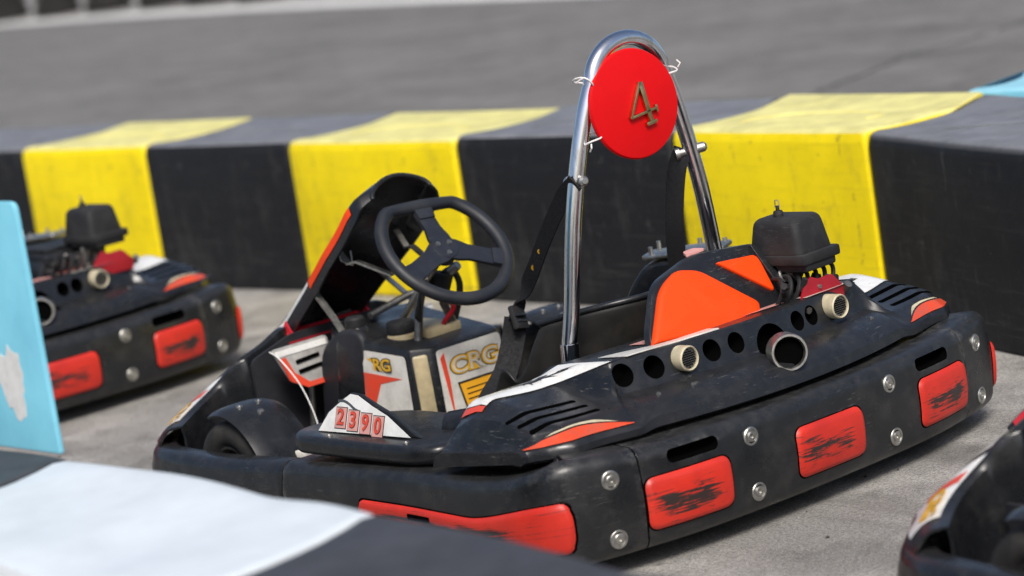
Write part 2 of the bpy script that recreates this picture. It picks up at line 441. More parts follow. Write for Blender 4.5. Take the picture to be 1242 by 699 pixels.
SEC_E = [(-.42, .245), (-.425, .260), (-.43, .270), (-.45, .280), (-.53, .285), (-.60, .289), (-.64, .293), (-.675, .297), (-.687, .298), (-.695, .298), (-.717, .298), (-.723, .296), (-.727, .290), (-.729, .274), (-.719, .268), (-.69, .27)]
def ss(a, b, x): t = min(1, max(0, (x - a) / (b - a))); return t * t * (3 - 2 * t)
def pod_pt(x, t):
    ax = abs(x); k = max(0, min(14.999, t)); i = int(k); f = k - i
    def at(S): return Vector((0, S[i][0] + (S[i + 1][0] - S[i][0]) * f, S[i][1] + (S[i + 1][1] - S[i][1]) * f))
    c = at(SEC_C); c.y += .045 * (min(ax, .45) / .36) ** 2 * (1 if t >= 5 else .3)
    w = at(SEC_W); w.y -= .035 * ss(.60, .42, ax) * ss(6, 8, t)
    v = at(SEC_V); e = at(SEC_E)
    p = c.lerp(w, ss(.405, .465, ax)).lerp(v, ss(.615, .685, ax)).lerp(e, ss(.672, .708, ax))
    p.x = x; return p

def build_kart():
    root = empty('go_kart', (0, 0, 0))
    # ---- bumpers
    s_jr, s_jl = s_of(.545, -.897), s_of(-.545, -.897)
    s_j2l, s_j2r = s_of(-.705, .18), s_of(.705, .18)
    if s_jr > TOT / 2: s_jr -= TOT
    slots = []
    for sx in (-1, 1):
        s = s_of(sx * .40, -.926); s = s - TOT if s > TOT / 2 else s
        p = bumper_s(s, .233); a = math.atan2(-(bumper_s(s + .02, .233) - bumper_s(s - .02, .233)).y, -(bumper_s(s + .02, .233) - bumper_s(s - .02, .233)).x)
        c = box('cutter', (p.x, p.y, .236), (.140, .07, .030), None, None, .013, rot=(0, 0, math.degrees(a)), seg=3); slots.append(c)
    rb = bumper_piece('rear_bumper', s_jr + .002, s_jl - .002, root, M['bumper'], cutters=slots)
    red = {}
    for i, (xc, w) in enumerate(((-.435, .235), (-.004, .23), (.432, .215))):
        s = s_of(xc, -.93); s = s - TOT if s > TOT / 2 else s
        tilt = .0
        bumper_panel('recess', s - w / 2 - .007, s + w / 2 + .007, .078, .213, .030, M['hole'], rb, h=.0012, base=-.004, crown=0)
        red[i] = bumper_panel('red_panel', s - w / 2, s + w / 2, .084, .207, .026, M['red'], rb, h=.008)
    for x in (-.245, .23):
        for z in (.222, .097):
            s = s_of(x, -.94); s = s - TOT if s > TOT / 2 else s; bolt(rb, s, z)
    for side in (-1, 1):
        if side < 0: a, b = s_jl + .002, s_j2l - .002
        else: a, b = s_j2r + .002, (s_jr - .002) % TOT
        sb = bumper_piece('side_bumper', a, b, root, M['bumper'])
        # long red insert from the front of the side piece round to the rear corner
        sc, sf = (s_of(side * .700, -.848), s_of(side * .718, -.13))
        lo, hi = min(sc, sf), max(sc, sf)
        def ztop(s, sc=sc, sf=sf): t = min(1, max(0, (s - sf) / (sc - sf))); return .152 - .002 * math.sin(t * 3.14) + .05 * ss(.55, 1, t)
        def zbot(s, sc=sc, sf=sf): t = min(1, max(0, (s - sf) / (sc - sf))); return .085 - .005 * t
        zt2 = lambda s: ztop(s) + .006
        zb2 = lambda s: zbot(s) - .006
        bumper_panel('recess', lo - .008, hi + .008, zb2, zt2, .030, M['hole'], sb, h=.0012, base=-.004, n=60, crown=0)
        bumper_panel('red_panel', lo, hi, zbot, ztop, .026, M['red'], sb, h=.008, n=60, crown=.003)
        s5 = s_of(side * .72, -.36); bumper_panel('slot', s5 - .05, s5 + .05, .118, .138, .009, M['hole'], sb, h=.0125, base=.006, n=10, nv=5, crown=0)
        for z in (.222, .092): bolt(sb, s_of(side * .612, -.877), z)
        s6 = s_of(side * .716, .07)
    fb = bumper_piece('front_bumper', s_j2l + .002, s_j2r - .002, root, M['black'], depth=.075)

    # ---- pod cover
    xs = lin(-.72, .72, 289); ts = [i * .5 for i in range(31)]
    vs, fs = [], []; nt_ = len(ts)
    for x in xs:
        outer = [pod_pt(x, t) for t in ts]; vs += outer
    m_ = len(xs)
    for i in range(m_ - 1):
        for k in range(nt_ - 1): a = i * nt_ + k; fs.append((a, a + 1, a + nt_ + 1, a + nt_))
        a = i * nt_; fs.append((a, a + nt_, a + 2 * nt_ - 1, a + nt_ - 1))
    fs.append(tuple(range(nt_))[::-1]); fs.append(tuple((m_ - 1) * nt_ + k for k in range(nt_)))
    pod = mesh('rear_pod', vs, fs, M['black'], root)
    cutters = []
    for hx, r in ((-.392, .026), (-.312, .026), (-.152, .025), (-.078, .024), (.135, .023), (.190, .023), (-.235, .0300), (.272, .0300)):
        cutters.append(cyl('cutter', (hx, -.70, .388), (hx, -.90, .388), r, None, None, 28))
    cutters.append(cyl('cutter', (.030, -.74, .354), (.030, -.842, .354), .052, None, None, 32))
    for sx in (-1, 1):
        for k, yy in enumerate((-.655, -.692, -.729)):
            cutters.append(box('cutter', (sx * .585, yy, .36), (.185, .015, .12), None, None, .006, rot=(0, 0, sx * 9)))
    cut(pod, cutters); autosmooth(pod, 24)
    # pipes
    p = lathe('exhaust_pipe', [(.0340, -.045), (.0340, .001), (.0370, .007), (.0415, .007), (.0435, .001), (.0435, -.045)], (-.018, -.877, .3545), (-.66, -1, .10), M['steel'], root, 36)
    lathe('pipe_bore', [(0, -.012), (.0335, -.012), (.0337, -.002)], (-.018, -.877, .3545), (-.66, -1, .10), M['hole'], p, 30)
    for (px, py, lng) in ((-.235, -.772, .010), (.272, -.760, .026)):
        pp = lathe('breather_pipe', [(.0245, -.05), (.0245, lng - .002), (.0265, lng), (.0290, lng - .003), (.0290, -.05)], (px, py, .390), (-.0, -1, .02), M['cream'], root, 28)
        g = lathe('grille', [(0, lng - .006), (.0245, lng - .006)], (px, py, .390), (0, -1, .02), M['alloy'], pp, 24)
        dots = []
        for i in range(-4, 5):
            for j in range(-4, 5):
                dx, dz = (i + .5 * (j % 2)) * .0056, j * .0050
                if math.hypot(dx, dz) < .0205: dots.append(cyl('d', (px + dx, py - lng + .008, .390 + dz), (px + dx, py - lng + .0035, .390 + dz), .0016, None, None, 8))
        merge('mesh_holes', dots, M['hole'], pp)
    # decals on the pod
    S = surf_strip; E_ = .0026
    probe = surf_point(pod_pt, -.5, 5, 1) - pod_pt(-.5, 5); sg = 1 if probe.z > 0 else -1
    st = []
    for sx in (-1, 1):
        # pointed orange flash along the rear edge with a white line over it
        ulist = lin(.468, .705, 44)
        def tl(u): return 10.35 - .25 * (abs(u) - .468) / .237
        def th(u): q = (abs(u) - .468) / .237; return tl(u) - 1.05 * max(0, math.sin(math.pi * min(1, q * .86 + .06))) ** .8
        S('flash_decal', pod_pt, [sx * u for u in ulist], tl, th, E_, M['orst'], pod, sg)
        def t3(u): return th(u) - .12
        def t4(u): return th(u) - .12 - .35 * abs(math.sin(19 * abs(u)))
        S('flash_decal', pod_pt, [sx * u for u in lin(.495, .66, 30)], t3, t4, E_, M['cream'], pod, sg)
        # white sticker on the shoulder in front of the louvres
        def ta(u): return 2.4
        def tb(u): return (4.6 if u < 0 else 5.6) - .4 * ss(.50, .66, abs(u))
        S('shoulder_decal', pod_pt, [sx * u for u in lin(.41, .640, 30)], ta, tb, E_, M['bright'], pod, sg, nv=8)
        S('shoulder_decal', pod_pt, [sx * u for u in lin(.642, .656, 5)], lambda u: 2.6, lambda u: 4.2, E_, M['redst'], pod, sg)
        # cog emblem
        c0, t0 = sx * .485, 3.3
        vs, fs = [], []
        for ring in range(3):
            r1, r2 = (.012 + ring * .011), (.018 + ring * .011); base = len(vs)
            for k in range(25):
                an = math.pi * (1.0 * k / 24) + (.2)
                for r in (r1, r2): vs.append(surf_point(pod_pt, c0 + sx * -r * math.cos(an) * 1.5, t0 + r * math.sin(an) * 20, .0042, sg))
            for k in range(24): a = base + 2 * k; fs.append((a, a + 1, a + 3, a + 2))
        for k in range(13):
            an = math.pi * k / 12 + .2; base = len(vs)
            for (r, d) in ((.036, -.09), (.049 - .005 * (k % 3), 0), (.036, .09)): vs.append(surf_point(pod_pt, c0 + sx * -r * math.cos(an + d) * 1.5, t0 + r * math.sin(an + d) * 20, .0042, sg))
            fs.append((base, base + 1, base + 2))
        mesh('emblem_decal', vs, fs, M['blackst'], pod, True, fixn=False)
    # white flash running above the holes
    S('top_decal', pod_pt, lin(-.37, -.10, 22), lambda u: 4.2 - .8 * ss(-.2, -.37, u), lambda u: 5.0, E_, M['white'], pod, sg)
    S('top_decal', pod_pt, lin(-.24, .16, 30), lambda u: 3.0, lambda u: 4.0 + .3 * math.sin(9 * u), E_, M['pink'], pod, sg)
    S('top_decal', pod_pt, lin(.20, .36, 14), lambda u: 2.6, lambda u: 4.9, E_, M['white'], pod, sg)
    S('top_decal', pod_pt, lin(.21, .34, 14), lambda u: 3.2, lambda u: 3.7, E_ * 2, M['redst'], pod, sg)
    S('side_decal', pod_pt, lin(.42, .47, 6), lambda u: 5.2, lambda u: 6.1, .004, M['yel'], pod, sg)
    for bx, bz in ((-.27, .34), (.36, .36), (-.36, .336)): bolt(pod, at=pod_pt(bx, 10.0), nrm=(0, -.6, .8), r=.005)

    # ---- headrest hump
    def hp(x, z, o=0): return Vector((x - .028, -.700 + (z - .40) * .62 - o, z))
    outl = roundpoly([hp(-.238, .395), hp(-.222, .44), hp(-.122, .538), hp(.035, .572), hp(.232, .556), hp(.246, .52), hp(.262, .395)], [.01, .03, .04, .04, .022, .03, .005])
    hump = prism('headrest_cover', outl, (0, .022, -.002), M['black'], root, .012, seg=3)
    hn = Vector((0, -.85, .53)).normalized()
    pa = roundpoly([hp(-.232, .420), hp(-.122, .526), hp(-.05, .550), hp(.012, .536), hp(.135, .432), hp(.118, .408), hp(-.06, .404)], [.008, .04, .02, .02, .010, .010, .03])
    pillow('orange_panel', [q + hn * .002 for q in pa], hn, .012, M['orange'], hump, crown=.007, edge=.012)
    pb = roundpoly([hp(.078, .540), hp(.200, .532), hp(.210, .522), hp(.202, .444)], [.008, .008, .01, .012])
    pillow('orange_panel', [q + hn * .002 for q in pb], hn, .006, M['orange'], hump, crown=.001, edge=.006)
    fin = prism('side_fin', roundpoly([hp(.200, .556), hp(.226, .540), hp(.292, .412), hp(.288, .392), hp(.222, .392)], .012), hn * .013, M['black'], root, .005, seg=3)
    prism('fin_cutout', [q + hn * .0135 for q in roundpoly([hp(.228, .505), hp(.234, .502), hp(.275, .425), hp(.270, .412), hp(.246, .412)], .005)], hn * .001, M['hole'], fin)
    prism('top_flap', roundpoly([(.0, -.575, .566), (.06, -.58, .570), (.05, -.55, .572), (.015, -.55, .570)], .008), (0, 0, .005), M['pink'], root)

    # ---- seat: curved shell
    vs, fs = [], []; nu, nv = 20, 16
    rows = [(.02, .10, .02), (-.02, .085, .05), (-.08, .08, .08), (-.16, .085, .10), (-.26, .12, .12), (-.34, .20, .12), (-.395, .30, .12), (-.43, .40, .10), (-.455, .475, .06)]
    rows = catmull([(a, b, c) for a, b, c in rows], 3)
    hw = lambda i: .19 + .03 * math.sin(i / (len(rows) - 1) * math.pi)
    for i, (y, z, cupd) in enumerate(rows):
        f = i / (len(rows) - 1)
        for k in range(nu + 1):
            u = 2 * k / nu - 1; w = hw(i)
            lift = abs(u) ** 3
            # low rows lift upward, back rows wrap forward
            up_ = (.26 * (1 - ss(.35, .85, f)) + .0); fwd = .20 * ss(.25, .75, f)
            h = min(.30, up_ + .0) * lift * (.15 + .85 * ss(0, .4, f)) ; 
            vs.append((u * w * (1 + .08 * lift), y + fwd * lift, z + h - (.035 * abs(u) ** 4 * ss(.8, 1, f))))
    for i in range(len(rows) - 1):
        for k in range(nu): a = i * (nu + 1) + k; fs.append((a, a + 1, a + nu + 2, a + nu + 1))
    seat = mesh('seat', vs, fs, M['seat'], root)
    md = seat.modifiers.new('s', 'SOLIDIFY'); md.thickness = .012; md.offset = 0; md2 = seat.modifiers.new('u', 'SUBSURF'); md2.levels = 1; apply_mods(seat)
    for p in seat.data.polygons: p.use_smooth = True
    tube('rim_beading', [Vector(vs[(len(rows) - 1) * (nu + 1) + k]) + Vector((0, 0, .004)) for k in range(0, nu + 1)], .008, M['black'], seat, 8)
    for sx in (-1, 1):
        tube('seat_strut', [(sx * .30, -.14, .08), (sx * .24, -.22, .24), (sx * .20, -.30, .30)], .010, M['alloy'], root, 10, flat=(.030, .004))

    # ---- chassis, floor, axle, wheels
    box('floor_tray', (0, .42, .052), (.60, 1.15, .008), M['inner'], root, .003)
    fr = []
    for sx in (-1, 1):
        fr.append(tube('c', [(sx * .30, -.80, .12), (sx * .30, -.30, .075), (sx * .33, .30, .07), (sx * .25, .75, .075), (sx * .18, .98, .09)], .015, None, None, 10, 6))
        fr.append(tube('c', [(sx * .30, .12, .08), (sx * .58, .10, .10), (sx * .62, -.05, .11), (sx * .62, -.34, .12), (sx * .30, -.38, .09)], .012, None, None, 10, 6))
        fr.append(tube('c', [(sx * .28, .52, .08), (sx * .40, .53, .12), (sx * .48, .53, .13)], .013, None, None, 10))
    fr.append(tube('c', [(-.30, -.36, .085), (.30, -.36, .085)], .014, None, None, 10)); fr.append(tube('c', [(-.18, .98, .09), (.18, .98, .09)], .014, None, None, 10))
    fr.append(tube('c', [(-.56, -.56, .14), (.56, -.56, .14)], .018, None, None, 12))
    merge('chassis_frame', fr, M['matte'], root)
    def wheel(x, y, w, r, rim=.065):
        sx = 1 if x > 0 else -1
        prof = [(rim, -w * .5 + .012), (rim + .012, -w * .5), (r * .80, -w * .52), (r * .95, -w * .46), (r, -w * .33), (r * 1.003, -w * .1), (r * 1.003, w * .1), (r, w * .33), (r * .95, w * .46), (r * .80, w * .52), (rim + .012, w * .5), (rim, w * .5 - .012)]
        t = lathe('wheel', prof, (x, y, r), (1, 0, 0), M['rubber'], root, 40, 50)
        lathe('rim', [(rim, -w * .45), (rim - .004, 0), (rim, w * .45), (rim - .006, w * .44), (rim - .012, .02), (.03, .02), (.028, .045), (0, .045)] if sx > 0 else [(rim, w * .45), (rim - .004, 0), (rim, -w * .45), (rim - .006, -w * .44), (rim - .012, -.02), (.03, -.02), (.028, -.045), (0, -.045)], (x, y, r), (1, 0, 0), M['alloy'], t, 32)
        return t
    for sx in (-1, 1):
        wheel(sx * .54, .55, .115, .128); wheel(sx * .55, -.56, .17, .138)
        # front mudguard: arched strip behind and over the tyre
        vs, fs = [], []; arc = lin(R(108), R(-22), 22)
        for q in arc:
            for k, xx in enumerate(lin(-.085, .085, 9)):
                rr = .152 - .012 * abs(xx / .085) ** 4
                yy = -(rr + .02 * ss(70, 0, math.degrees(q))) * math.cos(q); zz = rr * math.sin(q) * 1.07
                vs.append((sx * (.535 - 0.01) + xx, .55 + yy, .128 + zz))
        for i in range(21):
            for k in range(8): a = i * 9 + k; fs.append((a, a + 1, a + 10, a + 9))
        mg = mesh('mudguard', vs, fs, M['black'], root)
        md = mg.modifiers.new('s', 'SOLIDIFY'); md.thickness = .006; apply_mods(mg); autosmooth(mg, 45)
        for q, xx in ((80, -.03), (80, .03), (62, .0)): bolt(mg, at=(sx * .525 + xx, .55 - (.154) * math.cos(R(q)), .128 + .163 * math.sin(R(q))), nrm=(0, -math.cos(R(q)), math.sin(R(q))), r=.008)
        # strip of raised ribs on the flank
        box('bracket', (sx * .45, .40, .16), (.12, .05, .02), M['white'], root, .004, rot=(0, 0, 20))

    # ---- side trays with the pointed number fins
    for sx in (-1, 1):
        prof2 = [(-.685, .135), (-.69, -.10), (-.69, -.30), (-.66, -.375), (-.52, -.385), (-.40, -.36), (-.40, .02), (-.46, .13), (-.56, .185), (-.64, .185)]
        pl = roundpoly([Vector((-sx * x * -1 if False else sx * -x * 1.0, y, .228)) for x, y in [(p_[0], p_[1]) for p_ in prof2]], .04)
        tray = prism('side_tray', pl, (0, 0, .046), M['black'], root, .016, seg=3)
        # the arm that rises toward the pod
        arm = tube('tray_arm', [(sx * .50, -.24, .262), (sx * .47, -.34, .278), (sx * .40, -.43, .305), (sx * .34, -.50, .33)], [.045, .05, .05, .04], M['black'], root, 14, 5)
        # fin: white pointed wedge
        F = [(.635, .105, .272), (.624, .07, .318), (.612, .02, .350), (.602, -.010, .366), (.602, -.040, .364), (.605, -.10, .342), (.610, -.165, .322), (.622, -.265, .276)]
        fp = [Vector((sx * a, b, c)) for a, b, c in F]
        fo = prism('number_fin', fp, (-sx * .014, 0, -.004), M['black'], root, .004, seg=3)
        n_ = Vector((sx * .92, 0, .38)).normalized()
        cen = sum(fp, Vector()) / len(fp)
        def onfin(y, z, off): # plane through the fin face
            x = .635 - (z - .272) * .36; return Vector((sx * (x + off), y, z + off * .3))
        face = [cen + (q - cen) * .93 for q in fp]
        f2 = prism('white_face', [Vector((sx * (.635 - (q.z - .272) * .36 + .0035), q.y, q.z)) for q in face], (sx * .0012, 0, .0004), M['bright'], fo)
        for k, ch in enumerate('2390'):
            y0 = .012 - .047 * k; z0 = .308 - .004 * k
            if sx > 0: y0 = -.129 + .047 * k; z0 = .296 + .004 * k
            q = [onfin(y0 + dy, z0 + dz, .0048) for dy, dz in ((-.0215, -.0245), (.0215, -.0245), (.0215, .0245), (-.0215, .0245))]
            prism('number_box', q, (sx * .0004, 0, 0), M['blackst'], fo)
            q = [onfin(y0 + dy, z0 + dz, .0056) for dy, dz in ((-.0195, -.0225), (.0195, -.0225), (.0195, .0225), (-.0195, .0225))]
            prism('number_box', q, (sx * .0004, 0, 0), M['pink'], fo)
            text_obj('digit', ch, .052, onfin(y0, z0, .0068), (0, sx, 0), (-sx * .36, 0, 1), M['blackst'], fo, 1, .0016)
            text_obj('digit', ch, .052, onfin(y0, z0, .0076), (0, sx, 0), (-sx * .36, 0, 1), M['redst'], fo, 1, .0004)
        # dark swirl over the boxes
        vs = [onfin(.030 - .022 * i, .345 + .005 * math.sin(i * 1.3) - .004 * i, .0050) for i in range(5)]
        tube('swirl', vs, .003, M['alloy'], fo, 6, 4, flat=(.006, .0008), up=(sx, 0, .3))
        bolt(tray, at=(sx * .665, .02, .2745), nrm=(0, 0, 1), r=.007); bolt(tray, at=(sx * .66, -.26, .2745), nrm=(0, 0, 1), r=.007)
        blob = tube('belt_anchor', [(sx * .42, -.20, .265), (sx * .40, -.26, .285), (sx * .36, -.33, .285)], [.022, .03, .03, .024], M['matte'], root, 12, 5)

    # ---- front cowl (rim rises toward the nose)
    RIM = [(-.575, .80, .220), (-.50, .855, .228), (-.43, .885, .246), (-.37, .885, .275), (-.335, .86, .312), (-.305, .845, .336), (-.24, .84, .358), (-.17, .845, .385), (-.11, .90, .372), (0, .94, .36)]
    OUT = [(-.608, .835, .178), (-.556, .912, .178), (-.49, .962, .180), (-.44, 1.0, .183), (-.38, 1.02, .184), (-.33, 1.035, .186), (-.26, 1.055, .188), (-.18, 1.075, .190), (-.10, 1.09, .190), (0, 1.10, .190)]
    RIMf = catmull(RIM + [(-x, y, z) for x, y, z in RIM[-2::-1]], 5); OUTf = catmull(OUT + [(-x, y, z) for x, y, z in OUT[-2::-1]], 5)
    nR = len(RIMf)
    def cowl(u, v):
        i = max(0, min(nR - 1.001, u * (nR - 1))); k = int(i); f = i - k
        a = OUTf[k].lerp(OUTf[k + 1], f); b = RIMf[k].lerp(RIMf[k + 1], f)
        if v <= 1: q = a.lerp(b, v); q.z += .012 * math.sin(math.pi * v); return q
        g = v - 1; cdir = (Vector((0, .5, 0)) - Vector((b.x, b.y, 0))).normalized()
        return b + cdir * (.022 * min(1, g * 4)) + Vector((0, 0, -1)) * max(0, g - .2) / .8 * (b.z - .07)
    vs, fs = [], []; vv = [0, .2, .4, .6, .8, .93, 1, 1.08, 1.2, 1.35, 1.6, 2]
    us = lin(0, 1, nR * 1)
    for u in us: vs += [cowl(u, v) for v in vv]
    K = len(vv)
    for i in range(len(us) - 1):
        for k in range(K - 1): a = i * K + k; fs.append((a, a + 1, a + K + 1, a + K))
    cw = mesh('front_cowl', vs, fs, M['black'], root, fixn=False)
    md = cw.modifiers.new('s', 'SOLIDIFY'); md.thickness = .006; md.offset = 0; apply_mods(cw); autosmooth(cw, 45)
    pr = surf_point(cowl, .1, .5, 1) - cowl(.1, .5); sg2 = 1 if pr.z > 0 else -1
    for mir in (0, 1):
        fu = (lambda u: u) if not mir else (lambda u: 1 - u)
        S('cowl_decal', cowl, [fu(u) for u in lin(.035, .205, 16)], lambda u: .12, lambda u: .96, .0045, M['bright'], cw, sg2)
        S('cowl_decal', cowl, [fu(u) for u in lin(.135, .165, 5)], lambda u: .3, lambda u: .88, .0055, M['redst'], cw, sg2)
        S('cowl_decal', cowl, [fu(u) for u in lin(.232, .30, 8)], lambda u: .42, lambda u: .9, .0045, M['white'], cw, sg2)
        c_ = surf_point(cowl, fu(.085), .58, .0065, sg2); X_ = (cowl(fu(.05), .5) - cowl(fu(.12), .5)); Y_ = cowl(fu(.08), .9) - cowl(fu(.08), .1)
        if mir: pass
        text_obj('badge_text', 'CRG', .052, c_ + Y_.normalized() * .004, X_ if not mir else -X_ * -1, Y_ if not mir else -Y_, M['gold'], cw, 1.2, .0022)
    # inner bulkhead under the nose
    prism('bulkhead', roundpoly([(-.30, .80, .07), (-.30, .80, .33), (-.16, .80, .372), (.16, .80, .372), (.30, .80, .33), (.30, .80, .07)], .02), (0, .01, 0), M['inner'], root)
    box('wheel_well', (-.36, .70, .135), (.012, .26, .15), M['inner'], root, .003); box('wheel_well', (.36, .70, .135), (.012, .26, .15), M['inner'], root, .003)

    # ---- nose panel (nassau) seen from behind
    CL = catmull([(0, .450, .742), (0, .492, .712), (0, .572, .638), (0, .69, .545), (0, .82, .445), (0, .945, .345), (0, 1.00, .29)], 5)
    HW = [(0, .085), (.08, .118), (.2, .132), (.42, .130), (.6, .112), (.75, .105), (.88, .135), (1, .16)]
    nC = len(CL)
    def nas(v, u):   # v along, u across -1..1 (|u|>1 = flange)
        i = max(0, min(nC - 1.001, v * (nC - 1))); k = int(i); f = i - k; p = CL[k].lerp(CL[k + 1], f); t = (CL[k + 1] - CL[k]).normalized()
        nf = Vector((0, -t.z, t.y));  nf = nf if nf.z > 0 else -nf; w = interp(HW, v)
        if abs(u) <= 1: return p + Vector((u * w, 0, 0)) + nf * (.030 * (1 - u * u))
        g = abs(u) - 1; return p + Vector((math.copysign(w + .012 * math.sin(min(1, g) * 1.5), u), 0, 0)) - nf * (.050 * g * (.45 + .55 * ss(0, .2, v)))
    uu = [-2, -1.7, -1.4, -1.15, -1.03, -.97, -.85, -.5, 0, .5, .85, .97, 1.03, 1.15, 1.4, 1.7, 2]; vq = lin(0, 1, 34)
    vs, fs = [], []; K = len(uu)
    for v in vq: vs += [nas(v, u) for u in uu]
    for i in range(33):
        for k in range(K - 1): a = i * K + k; fs.append((a, a + 1, a + K + 1, a + K))
    nz = mesh('nose_panel', vs, fs, M['black'], root, fixn=False)
    md = nz.modifiers.new('s', 'SOLIDIFY'); md.thickness = .007; md.offset = 0; apply_mods(nz); autosmooth(nz, 50)
    # rolled lip on top
    tube('top_lip', [nas(.0, u) + Vector((0, -.004, .0)) for u in lin(-1.95, 1.95, 19)], .0065, M['black'], nz, 10)
    for sx in (-1, 1):
        pr = surf_point(nas, .4, -1.5, 1) - nas(.4, -1.5); 
        sgn = (1 if pr.x < 0 else -1)
        sgn = sgn if sx < 0 else -sgn
        pr2 = surf_point(nas, .4, sx * 1.4, 1) - nas(.4, sx * 1.4); sgn = 1 if pr2.x * sx > 0 else -1
        S('side_stripe', nas, lin(.17, .56, 22), (lambda v: -1.02) if sx < 0 else (lambda v: 1.02), (lambda v: -1.5) if sx < 0 else (lambda v: 1.5), .0052, M['orange'], nz, sgn)
        S('side_stripe', nas, lin(.565, .80, 12), (lambda v: -1.02) if sx < 0 else (lambda v: 1.02), (lambda v: -1.22) if sx < 0 else (lambda v: 1.22), .0052, M['bright'], nz, sgn)
        S('side_stripe', nas, lin(.80, .96, 12), (lambda v: -1.02) if sx < 0 else (lambda v: 1.02), (lambda v: -1.95) if sx < 0 else (lambda v: 1.95), .0052, M['crimson'], nz, sgn)
    prf = surf_point(nas, .4, 0, 1) - nas(.4, 0); sgf = 1 if prf.z > 0 else -1
    S('front_sticker', nas, lin(.14, .8, 20), lambda v: -.9, lambda v: .9, .005, M['orst'], nz, sgf, nv=8)
    S('front_sticker', nas, lin(.25, .6, 12), lambda v: -.6, lambda v: .6, .0065, M['bright'], nz, sgf, nv=8)
    for sx in (-1, 1): prism('lower_corner', [(sx * .140, .890, .338), (sx * .128, .855, .398), (sx * .138, .805, .345)], (sx * .004, 0, 0), M['crimson'], nz)
    # support rods
    for sx in (-1, 1):
        tube('nose_stay', [(sx * .105, .615, .600), (sx * .10, .575, .555), (sx * .095, .545, .560), (sx * .07, .44, .520)], .0065, M['steel'], root, 8, flat=(.017, .006), up=(0, 0, 1))
        tube('nose_stay', [(sx * .115, .73, .485), (sx * .13, .64, .415), (sx * .135, .60, .372), (sx * .14, .55, .33)], .006, M['steel'], root, 8, flat=(.018, .005), up=(0, 0, 1))
    tube('hook', [(-.115, .60, .61), (-.115, .585, .565), (-.10, .56, .55), (-.085, .58, .585)], .003, M['steel'], root, 8)
    prism('lower_skirt', [(-.15, .855, .365), (.15, .855, .365), (.16, .80, .345), (-.17, .80, .345)], (0, 0, .006), M['crimson'], root)

    # ---- pedals and foot plate (left of the tower)
    for sx in (-1, 1):
        c0 = Vector((sx * .185, .72, .30))
        def pp_(dx, dz, o=0): return Vector((sx * -1 * -(-.185 + dx) * 1.0 if False else (-.185 + dx if sx < 0 else .185 - dx), .715 + (dz) * .25 - o, .30 + dz))
        plate = prism('pedal', roundpoly([pp_(-.098, .058), (pp_(.09, .058)), pp_(.085, -.03), pp_(.06, -.052), pp_(-.01, -.060), pp_(-.065, -.035)], .012), (0, .008, 0), M['plate'], root, .002)
        prism('pedal_sticker', [pp_(-.085, .030, .0015), pp_(-.062, .032, .0015), pp_(-.048, -.012, .0015), pp_(-.01, -.045, .0015), pp_(.05, -.045, .0015), pp_(.04, -.058, .0015), pp_(-.02, -.058, .0015), pp_(-.07, -.03, .0015)], (0, -.001, 0), M['redst'], plate)
        prism('pedal_sticker', [pp_(-.092, .052, .0015), pp_(.08, .052, .0015), pp_(.08, .036, .0015), pp_(-.085, .036, .0015)], (0, -.001, 0), M['bright'], plate)
        for zz in (.012, -.014): prism('pedal_slot', roundpoly([pp_(-.035, zz + .006, .003), pp_(.045, zz + .010, .003), pp_(.045, zz, .003), pp_(-.035, zz - .005, .003)], .004), (0, -.001, 0), M['hole'], plate)
        tube('pedal_arm', [(sx * .17, .73, .25), (sx * .17, .76, .09)], .008, M['steel'], plate, 8)
    tube('throttle_cable', [(-.285, .735, .355), (-.275, .71, .335), (-.262, .66, .27), (-.262, .62, .20), (-.28, .58, .15)], .0018, M['bright'], root, 8, 5)
    tube('brake_cable', [(-.10, .69, .37), (-.125, .66, .33), (-.14, .63, .26), (-.15, .60, .20)], .003, M['bright'], root, 8, 5)

    # ---- fuel tank tower under the steering wheel
    tow = [(-.128, .352), (-.072, .318), (.150, .318), (.165, .345), (.165, .68), (-.10, .70), (-.150, .62), (-.145, .50)]
    tower = prism('tank_housing', roundpoly([Vector((x, y, .07)) for x, y in tow], .012), (0, 0, .262), M['black'], root, .010)
    for v in tower.data.vertices:   # the top slopes up to the front, the sides flare out at the bottom
        z = v.co.z; f = (z - .07) / .262
        if f > .5: v.co.z += (v.co.y - .32) * .16 * (f - .5) * 2
        v.co.x += (v.co.x - .0) * .12 * (1 - f); v.co.y += (v.co.y - .45) * .10 * (1 - f)
    def fa(x, z, o): f = (z - .07) / .262; yy = .318 + (.318 - .45) * .10 * (1 - f); return Vector((x * (1 + .12 * (1 - f)), yy - o, z))
    qa = roundpoly([fa(-.070, .322, .003), fa(.148, .322, .003), fa(.146, .085, .003), fa(-.066, .085, .003)], .012)
    la = prism('side_label', qa, (0, -.001, 0), M['white'], tower)
    prism('red_flash', [fa(-.060, .30, .0045), fa(-.046, .312, .0045), fa(-.040, .24, .0045), fa(-.042, .12, .0045)], (0, -.0006, 0), M['redst'], la)
    text_obj('brand_lettering', 'CRG', .060, fa(.050, .268, .0050), (1, 0, .0), (0, .05, 1), M['blackst'], la, 1.36, .0052)
    text_obj('brand_lettering', 'CRG', .060, fa(.050, .268, .0062), (1, 0, .0), (0, .05, 1), M['gold'], la, 1.36, .0034)
    text_obj('brand_lettering', 'CRG', .060, fa(.050, .268, .0074), (1, 0, .0), (0, .05, 1), M['white'], la, 1.36, -.0004)
    prism('warning_label', [fa(-.018, .226, .0042), fa(.140, .226, .0042), fa(.136, .132, .0042), fa(.000, .132, .0042)], (0, -.0008, 0), M['blackst'], la)
    prism('warning_label', [fa(-.012, .220, .0055), fa(.136, .220, .0055), fa(.132, .138, .0055), fa(.004, .138, .0055)], (0, -.0008, 0), M['amber'], la)
    ln = []
